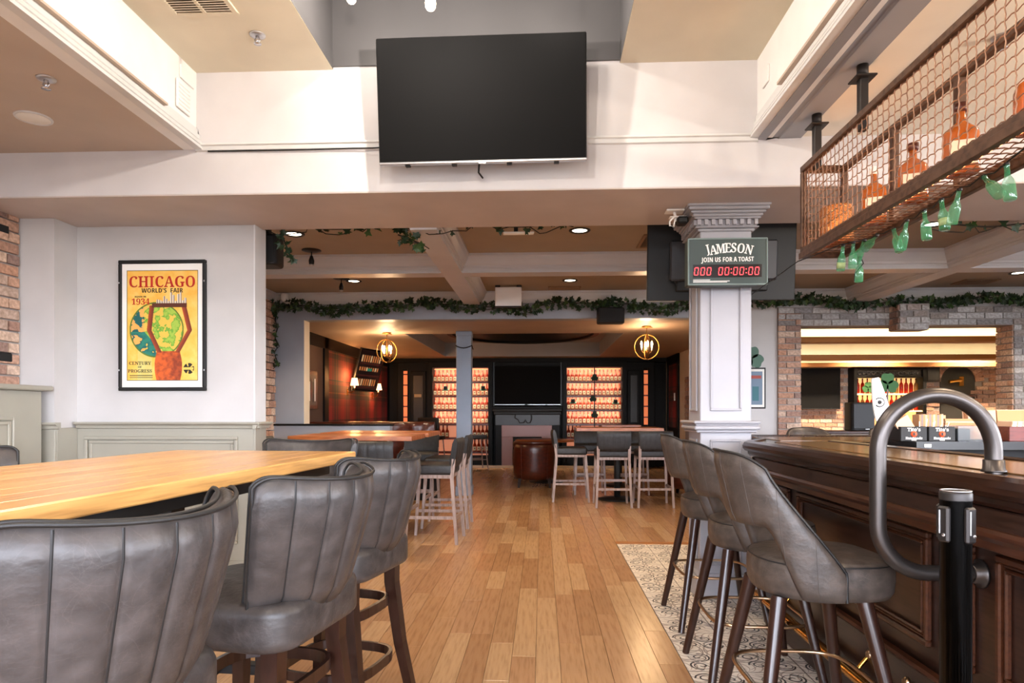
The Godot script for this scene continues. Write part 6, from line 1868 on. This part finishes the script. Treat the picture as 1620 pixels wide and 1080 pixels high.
# ---------------------------------------------------------------- bar room behind the brick opening
func build_bar_room() -> void:
	var lc := Color(1.0, 0.90, 0.70)
	var warm := mat("cove_brick", Color(0.62, 0.43, 0.25), 0.9)
	var names3 := ["nearest", "middle", "farthest"]
	var q := [[9.80, 2.25, 2.6], [10.85, 2.08, 2.6], [11.78, 2.02, 2.6]]
	for i in 3:
		var d: float = q[i][0]
		var y: float = q[i][1]
		sbox("ceiling", "", 3.0, 8.4, y, 2.6, d + 0.26, d + 0.36, M.bar_ceiling)
		sbox("ceiling", "", 3.0, 8.4, y, y + 0.03, d, d + 0.26, warm)
		sbox("trim_13", "brick coloured lip of the cove", 3.0, 8.4, y + 0.03, y + 0.075, d, d + 0.03, warm)
		var led := solo("cove_light", "warm light strip in the %s ceiling cove of the bar room" % names3[i], "light strip", cbox(5.2, 0.02, 0.03, 0.0), glow("cove_glow", lc, 6.0), V(5.7, y + 0.075, d + 0.12), 0.0, "cove lights of the bar room")
		area(led, Vector3(0, 0.014, 0), lc, [2.6, 0.5, 0.4][i], 5.2, 0.03, Vector3(PI * 0.5 - 0.35, 0, 0))
	# recessed lights added out of sight to brighten the end wall
	for x in [3.9, 5.7, 7.4]:
		downlight("added recessed light in the bar room ceiling, " + ("left one" if x < 5.0 else "middle one" if x < 6.0 else "right one"), x, 2.60, 11.45, 22.0, "added bar room ceiling lights")
	# end wall: bricks around the niche
	var wall := thing("wall_back", "", "", V(6.0, 0.6, 12.22))
	wall.set_meta("kind", "structure")
	var inside := func(x: float, y: float) -> bool:
		var wx := x + 4.6
		var wy := y + 0.75
		if wx > 5.52 and wx < 6.73 and wy < 2.01: return true
		var c := Vector2(wx - 7.42, wy - 1.78)
		if absf(c.x) < 0.31 and wy < 1.80: return true
		return c.length() < 0.46 and wy > 1.70
	brick_face(wall, V(4.6, 0.75, 12.22), Vector3(1, 0, 0), Vector3(0, 0, 1), 3.8, 1.45, false, "brick", 0.20, 0.062, 0.03, inside)
	for i in 15:
		var a := PI * (i + 0.5) / 15.0
		part(wall, "brick", cbox(0.15, 0.075, 0.05, 0.004), M["brick%d" % (i % 8)], V(7.42 + cos(a) * 0.375, 1.78 + sin(a) * 0.36, 12.20) - wall.position, Vector3(0, 0, a))
	for i in 17:
		part(wall, "brick", cbox(0.062, 0.12, 0.05, 0.003), M["brick%d" % ((i * 3) % 8)], V(5.56 + i * 0.0705, 2.07, 12.20) - wall.position)
	# niche: flat plate with the shade of the hollow in its colour
	var ni := thing("niche", "arched niche with painted shade and a brass fitting, in the brick wall behind the bar", "niche", V(7.42, 0.8, 12.2))
	var arch := []
	for i in 21:
		var a := PI * i / 20.0
		arch.append(Vector3(cos(a) * 0.30, 0.98 + sin(a) * 0.30, 0))
	arch.append(Vector3(-0.30, 0.0, 0)); arch.append(Vector3(0.30, 0.0, 0))
	var r0 := PackedVector3Array(); var r1 := PackedVector3Array()
	for p in arch:
		r0.append(p + Vector3(0, 0, -0.015)); r1.append(p + Vector3(0, 0, 0.003))
	var am := MB.new()
	am.loft([r0, r1], true, true, false)
	part(ni, "shade_plate", am.done(), mat("niche_shade", Color(0.11, 0.10, 0.08), 0.8))
	part(ni, "fitting_plate", cbox(0.08, 0.17, 0.02, 0.004), M.brass, Vector3(0.06, 0.98, 0.014))
	part(ni, "fitting_arm", tube([Vector3(0.04, 1.0, 0.03), Vector3(-0.08, 0.985, 0.08), Vector3(-0.2, 0.97, 0.09)], 0.03, 10), M.brass)
	part(ni, "shelf", cbox(0.4, 0.02, 0.08, 0.003), M.leather_brown, Vector3(0.08, 0.72, 0.045))
	# television and speakers
	var tv := television("dark square screen on the brick wall of the bar room, beside the brick pier", V(4.93, 1.655, 12.10), 0.80, 0.74, Vector3.ZERO, false)
	part(tv, "wall_bracket", cbox(0.2, 0.2, 0.03, 0.004), M.black, Vector3(0, 0, -0.07))
	var box := thing("loudspeaker", "black box speaker on the brick wall between the bottle shelf and the niche", "speaker", V(6.90, 1.93, 12.10))
	part(box, "cabinet", cbox(0.24, 0.32, 0.14, 0.01), M.black_matt)
	part(box, "grille", cbox(0.20, 0.28, 0.01, 0.003), M.black, Vector3(0, 0, 0.072))
	part(box, "wall_bracket", cbox(0.06, 0.06, 0.06, 0.003), M.black, Vector3(0, 0, -0.085))
	var sp := thing("loudspeaker", "large black loudspeaker standing on the sill of the brick opening", "speaker", V(4.06, 1.0, 8.68))
	part(sp, "cabinet", cushion(0.30, 0.24, 0.36, 0.05, 0.015), M.black)
	part(sp, "grille", cbox(0.26, 0.31, 0.012, 0.004), mat("speaker_blue", Color(0.045, 0.055, 0.075), 0.5), Vector3(0, 0.185, 0.122))
	part(sp, "badge", cbox(0.05, 0.008, 0.004, 0.001), M.silver, Vector3(0.04, 0.022, 0.128))
	# bottle shelf
	var bs := thing("bottle_shelf", "backlit bottle shelf set in the brick wall behind the bar", "shelving", V(6.12, 0.8, 12.1))
	wb(bs, "back_panel", 5.55, 6.70, 0.8, 1.98, 12.19, 12.21, glow("bar_case_glow", Color(1.0, 0.80, 0.52), 1.0), 0.0)
	for x in [[5.50, 5.56], [6.69, 6.75]]:
		wb(bs, "side", x[0], x[1], 0.8, 2.03, 11.96, 12.2, M.panel_dark)
	wb(bs, "top", 5.50, 6.75, 1.98, 2.03, 11.96, 12.2, M.panel_dark)
	for y in [1.86, 1.56, 1.26, 0.96]:
		wb(bs, "shelf", 5.56, 6.69, y - 0.02, y, 11.98, 12.19, M.panel_dark if y > 1.7 else glow("lit_shelf", Color(1.0, 0.86, 0.62), 1.6), 0.002)
	wb(bs, "lattice_panel", 5.56, 6.69, 1.86, 1.98, 12.02, 12.04, M.leather_black, 0.002)
	for i in 14:
		part(bs, "lattice_ring", lathe([[0.022, -0.004], [0.036, -0.004], [0.036, 0.004], [0.022, 0.004]], 14), M.grey_metal, V(5.62 + i * 0.078, 1.92, 12.01) - bs.position, Vector3(PI * 0.5, 0, 0))
	var red := mat("red_glass", Color(0.52, 0.11, 0.05), 0.15)
	red.backlight_enabled = true
	red.backlight = Color(0.85, 0.22, 0.07)
	var cl := mat("pale_glass", Color(0.55, 0.42, 0.22), 0.15)
	cl.backlight_enabled = true
	cl.backlight = Color(0.7, 0.55, 0.25)
	var proto: Node3D
	for r in 2:
		for i in 13:
			var s := "%s bottle on the %s shelf behind the bar, number %s from the left" % ["reddish", ["upper", "lower"][r], ["one", "two", "three", "four", "five", "six", "seven", "eight", "nine", "ten", "eleven", "twelve", "thirteen"][i]]
			var at := V(5.62 + i * 0.084, [1.56, 1.26][r], 12.08)
			if proto == null:
				proto = thing("bar_bottle", s, "bottle", at, 0.0, "bottles on the shelf behind the bar")
				part(proto, "glass", lathe([[0.0, 0.0], [0.03, 0.0], [0.033, 0.005], [0.033, 0.15], [0.025, 0.18], [0.012, 0.20], [0.012, 0.25], [0.0, 0.25]], 10), red)
				part(proto, "cap", lathe([[0.0, 0.245], [0.014, 0.245], [0.014, 0.27], [0.0, 0.27]], 8), M.black)
			else:
				var c := copy(proto, s.replace("reddish", "reddish" if (i * 3 + r) % 4 else "honey coloured"), at, 0.0, "bottles on the shelf behind the bar")
				if (i * 3 + r) % 4 == 0: (c.get_child(0) as MeshInstance3D).material_override = cl
	var sh := thing("shamrock", "green paper shamrock among the bottles behind the bar, at the left of the shelf", "decoration", V(5.74, 1.66, 11.95))
	shamrock(sh, "leaf", Vector3.ZERO, 0.07, mat("shamrock_green", Color(0.10, 0.30, 0.11), 0.7))
	# grey wall beside the brick pier: picture and shamrock sign
	var fr := thing("framed_picture", "black framed picture in blue and red on the grey wall right of the column", "picture", V(2.70, 1.29, 8.54))
	wb(fr, "frame", 2.56, 2.83, 1.28, 1.80, 8.525, 8.555, M.black, 0.004)
	wb(fr, "mat", 2.58, 2.81, 1.30, 1.78, 8.520, 8.53, M.paper, 0.0)
	wb(fr, "print", 2.60, 2.785, 1.33, 1.75, 8.517, 8.523, mat("print_blue", Color(0.42, 0.50, 0.58), 0.6), 0.0)
	wb(fr, "print_patch", 2.62, 2.77, 1.66, 1.70, 8.515, 8.519, mat("print_red", Color(0.62, 0.26, 0.20), 0.6), 0.0)
	wb(fr, "print_patch", 2.66, 2.74, 1.38, 1.56, 8.515, 8.519, mat("print_teal", Color(0.20, 0.42, 0.46), 0.6), 0.0)
	var ss := thing("shamrock_sign", "grey green shamrock sign on the grey wall above the framed picture", "sign", V(2.66, 1.92, 8.535))
	shamrock(ss, "leaf", Vector3(0, 0, 0), 0.10, mat("sign_shamrock", Color(0.28, 0.42, 0.36), 0.6))

# ---------------------------------------------------------------- ivy
func leaf_in(m: MB, at: Vector3, size: float, b: Basis) -> void:
	var rim := []
	for k in [[0.0, -0.1], [0.42, -0.25], [0.40, 0.08], [0.62, 0.30], [0.28, 0.38], [0.0, 0.95], [-0.28, 0.38], [-0.62, 0.30], [-0.40, 0.08], [-0.42, -0.25]]:
		rim.append(at + b * Vector3(k[0] * size, k[1] * size, 0.18 * size * absf(k[0])))
	var c := at + b * Vector3(0, 0.15 * size, -0.04 * size)
	for i in rim.size():
		m.tri(c, rim[i], rim[(i + 1) % rim.size()])

func garland(label: String, path: Array, per_m: float, size: float, spread: float) -> void:
	var mid: Vector3 = path[0]
	var g := thing("ivy_garland", label, "garland", mid)
	var rel := []
	for p in path: rel.append(p - mid)
	part(g, "vine", tube(rel, 0.006, 6), M.vine)
	var loop := []
	for p in rel:
		loop.append(p + Vector3(rng.randf_range(-0.05, 0.05), rng.randf_range(-0.07, 0.03), rng.randf_range(0.0, 0.04)))
	part(g, "vine", tube(loop, 0.004, 5), M.vine)
	var piles := [MB.new(), MB.new()]
	for i in rel.size() - 1:
		var a: Vector3 = rel[i]
		var b: Vector3 = rel[i + 1]
		var dens := per_m * rng.randf_range(0.55, 1.35)
		var n := int(a.distance_to(b) * dens)
		for k in n:
			var at := a.lerp(b, rng.randf()) + Vector3(rng.randf_range(-0.03, 0.03), rng.randf_range(-spread, spread * 0.75), rng.randf_range(-0.01, 0.08))
			var bs := Basis.from_euler(Vector3(rng.randf_range(-0.9, 0.5), rng.randf_range(-0.9, 0.9), rng.randf_range(0, TAU)))
			leaf_in(piles[0 if rng.randf() < 0.75 else 1], at, size * rng.randf_range(0.6, 1.25), bs)
	for k in 2:
		if piles[k].v.size():
			part(g, "leaves", piles[k].done(false), [M.ivy, M.ivy_light][k]).set_meta("kind", "stuff")

func build_garlands() -> void:
	var p := []
	for i in 45:
		var x := lerpf(-3.46, 2.6, i / 44.0)
		p.append(V(x, 2.585 + 0.035 * sin(x * 3.1) + 0.02 * sin(x * 7.7), 8.40))
	garland("long ivy garland along the grey header of the back room", p, 150.0, 0.058, 0.075)
	p = []
	for i in 14:
		p.append(V(-3.42 + 0.02 * sin(i * 1.7), 2.60 - 0.06 * i + 0.0, 8.42 - 0.01 * (i % 3)))
	garland("ivy strand hanging down in the corner by the brick wall", p, 60.0, 0.05, 0.04)
	p = []
	for i in 32:
		var x := lerpf(2.6, 6.9, i / 31.0)
		p.append(V(x, 2.60 + 0.025 * sin(x * 2.6) + 0.02 * sin(x * 6.1), 8.38))
	garland("long ivy garland over the brick lintel of the bar room", p, 150.0, 0.060, 0.065)
	p = []
	for i in 30:
		var x := lerpf(-2.06, 0.2, i / 29.0)
		p.append(V(x, 2.655 + 0.012 * sin(x * 9.0), 5.02))
	garland("thin ivy strand along the rear edge of the header beam", p, 26.0, 0.055, 0.05)
	p = []
	for i in 5: p.append(V(-1.10 + 0.05 * i, 2.60 - 0.02 * i, 5.04))
	garland("small ivy bunch under the header beam before the ceiling beam", p, 120.0, 0.06, 0.06)
	p = []
	for i in 6: p.append(V(-2.0 + 0.02 * i, 2.63 - 0.05 * i, 5.0))
	garland("small ivy bunch beside the black loudspeaker by the poster wall", p, 60.0, 0.05, 0.04)
	p = []
	for i in 12: p.append(V(2.9 + 0.08 * i, 2.61 + 0.01 * sin(i * 1.0), 5.02))
	garland("sparse ivy strand under the right part of the header beam", p, 22.0, 0.055, 0.03)
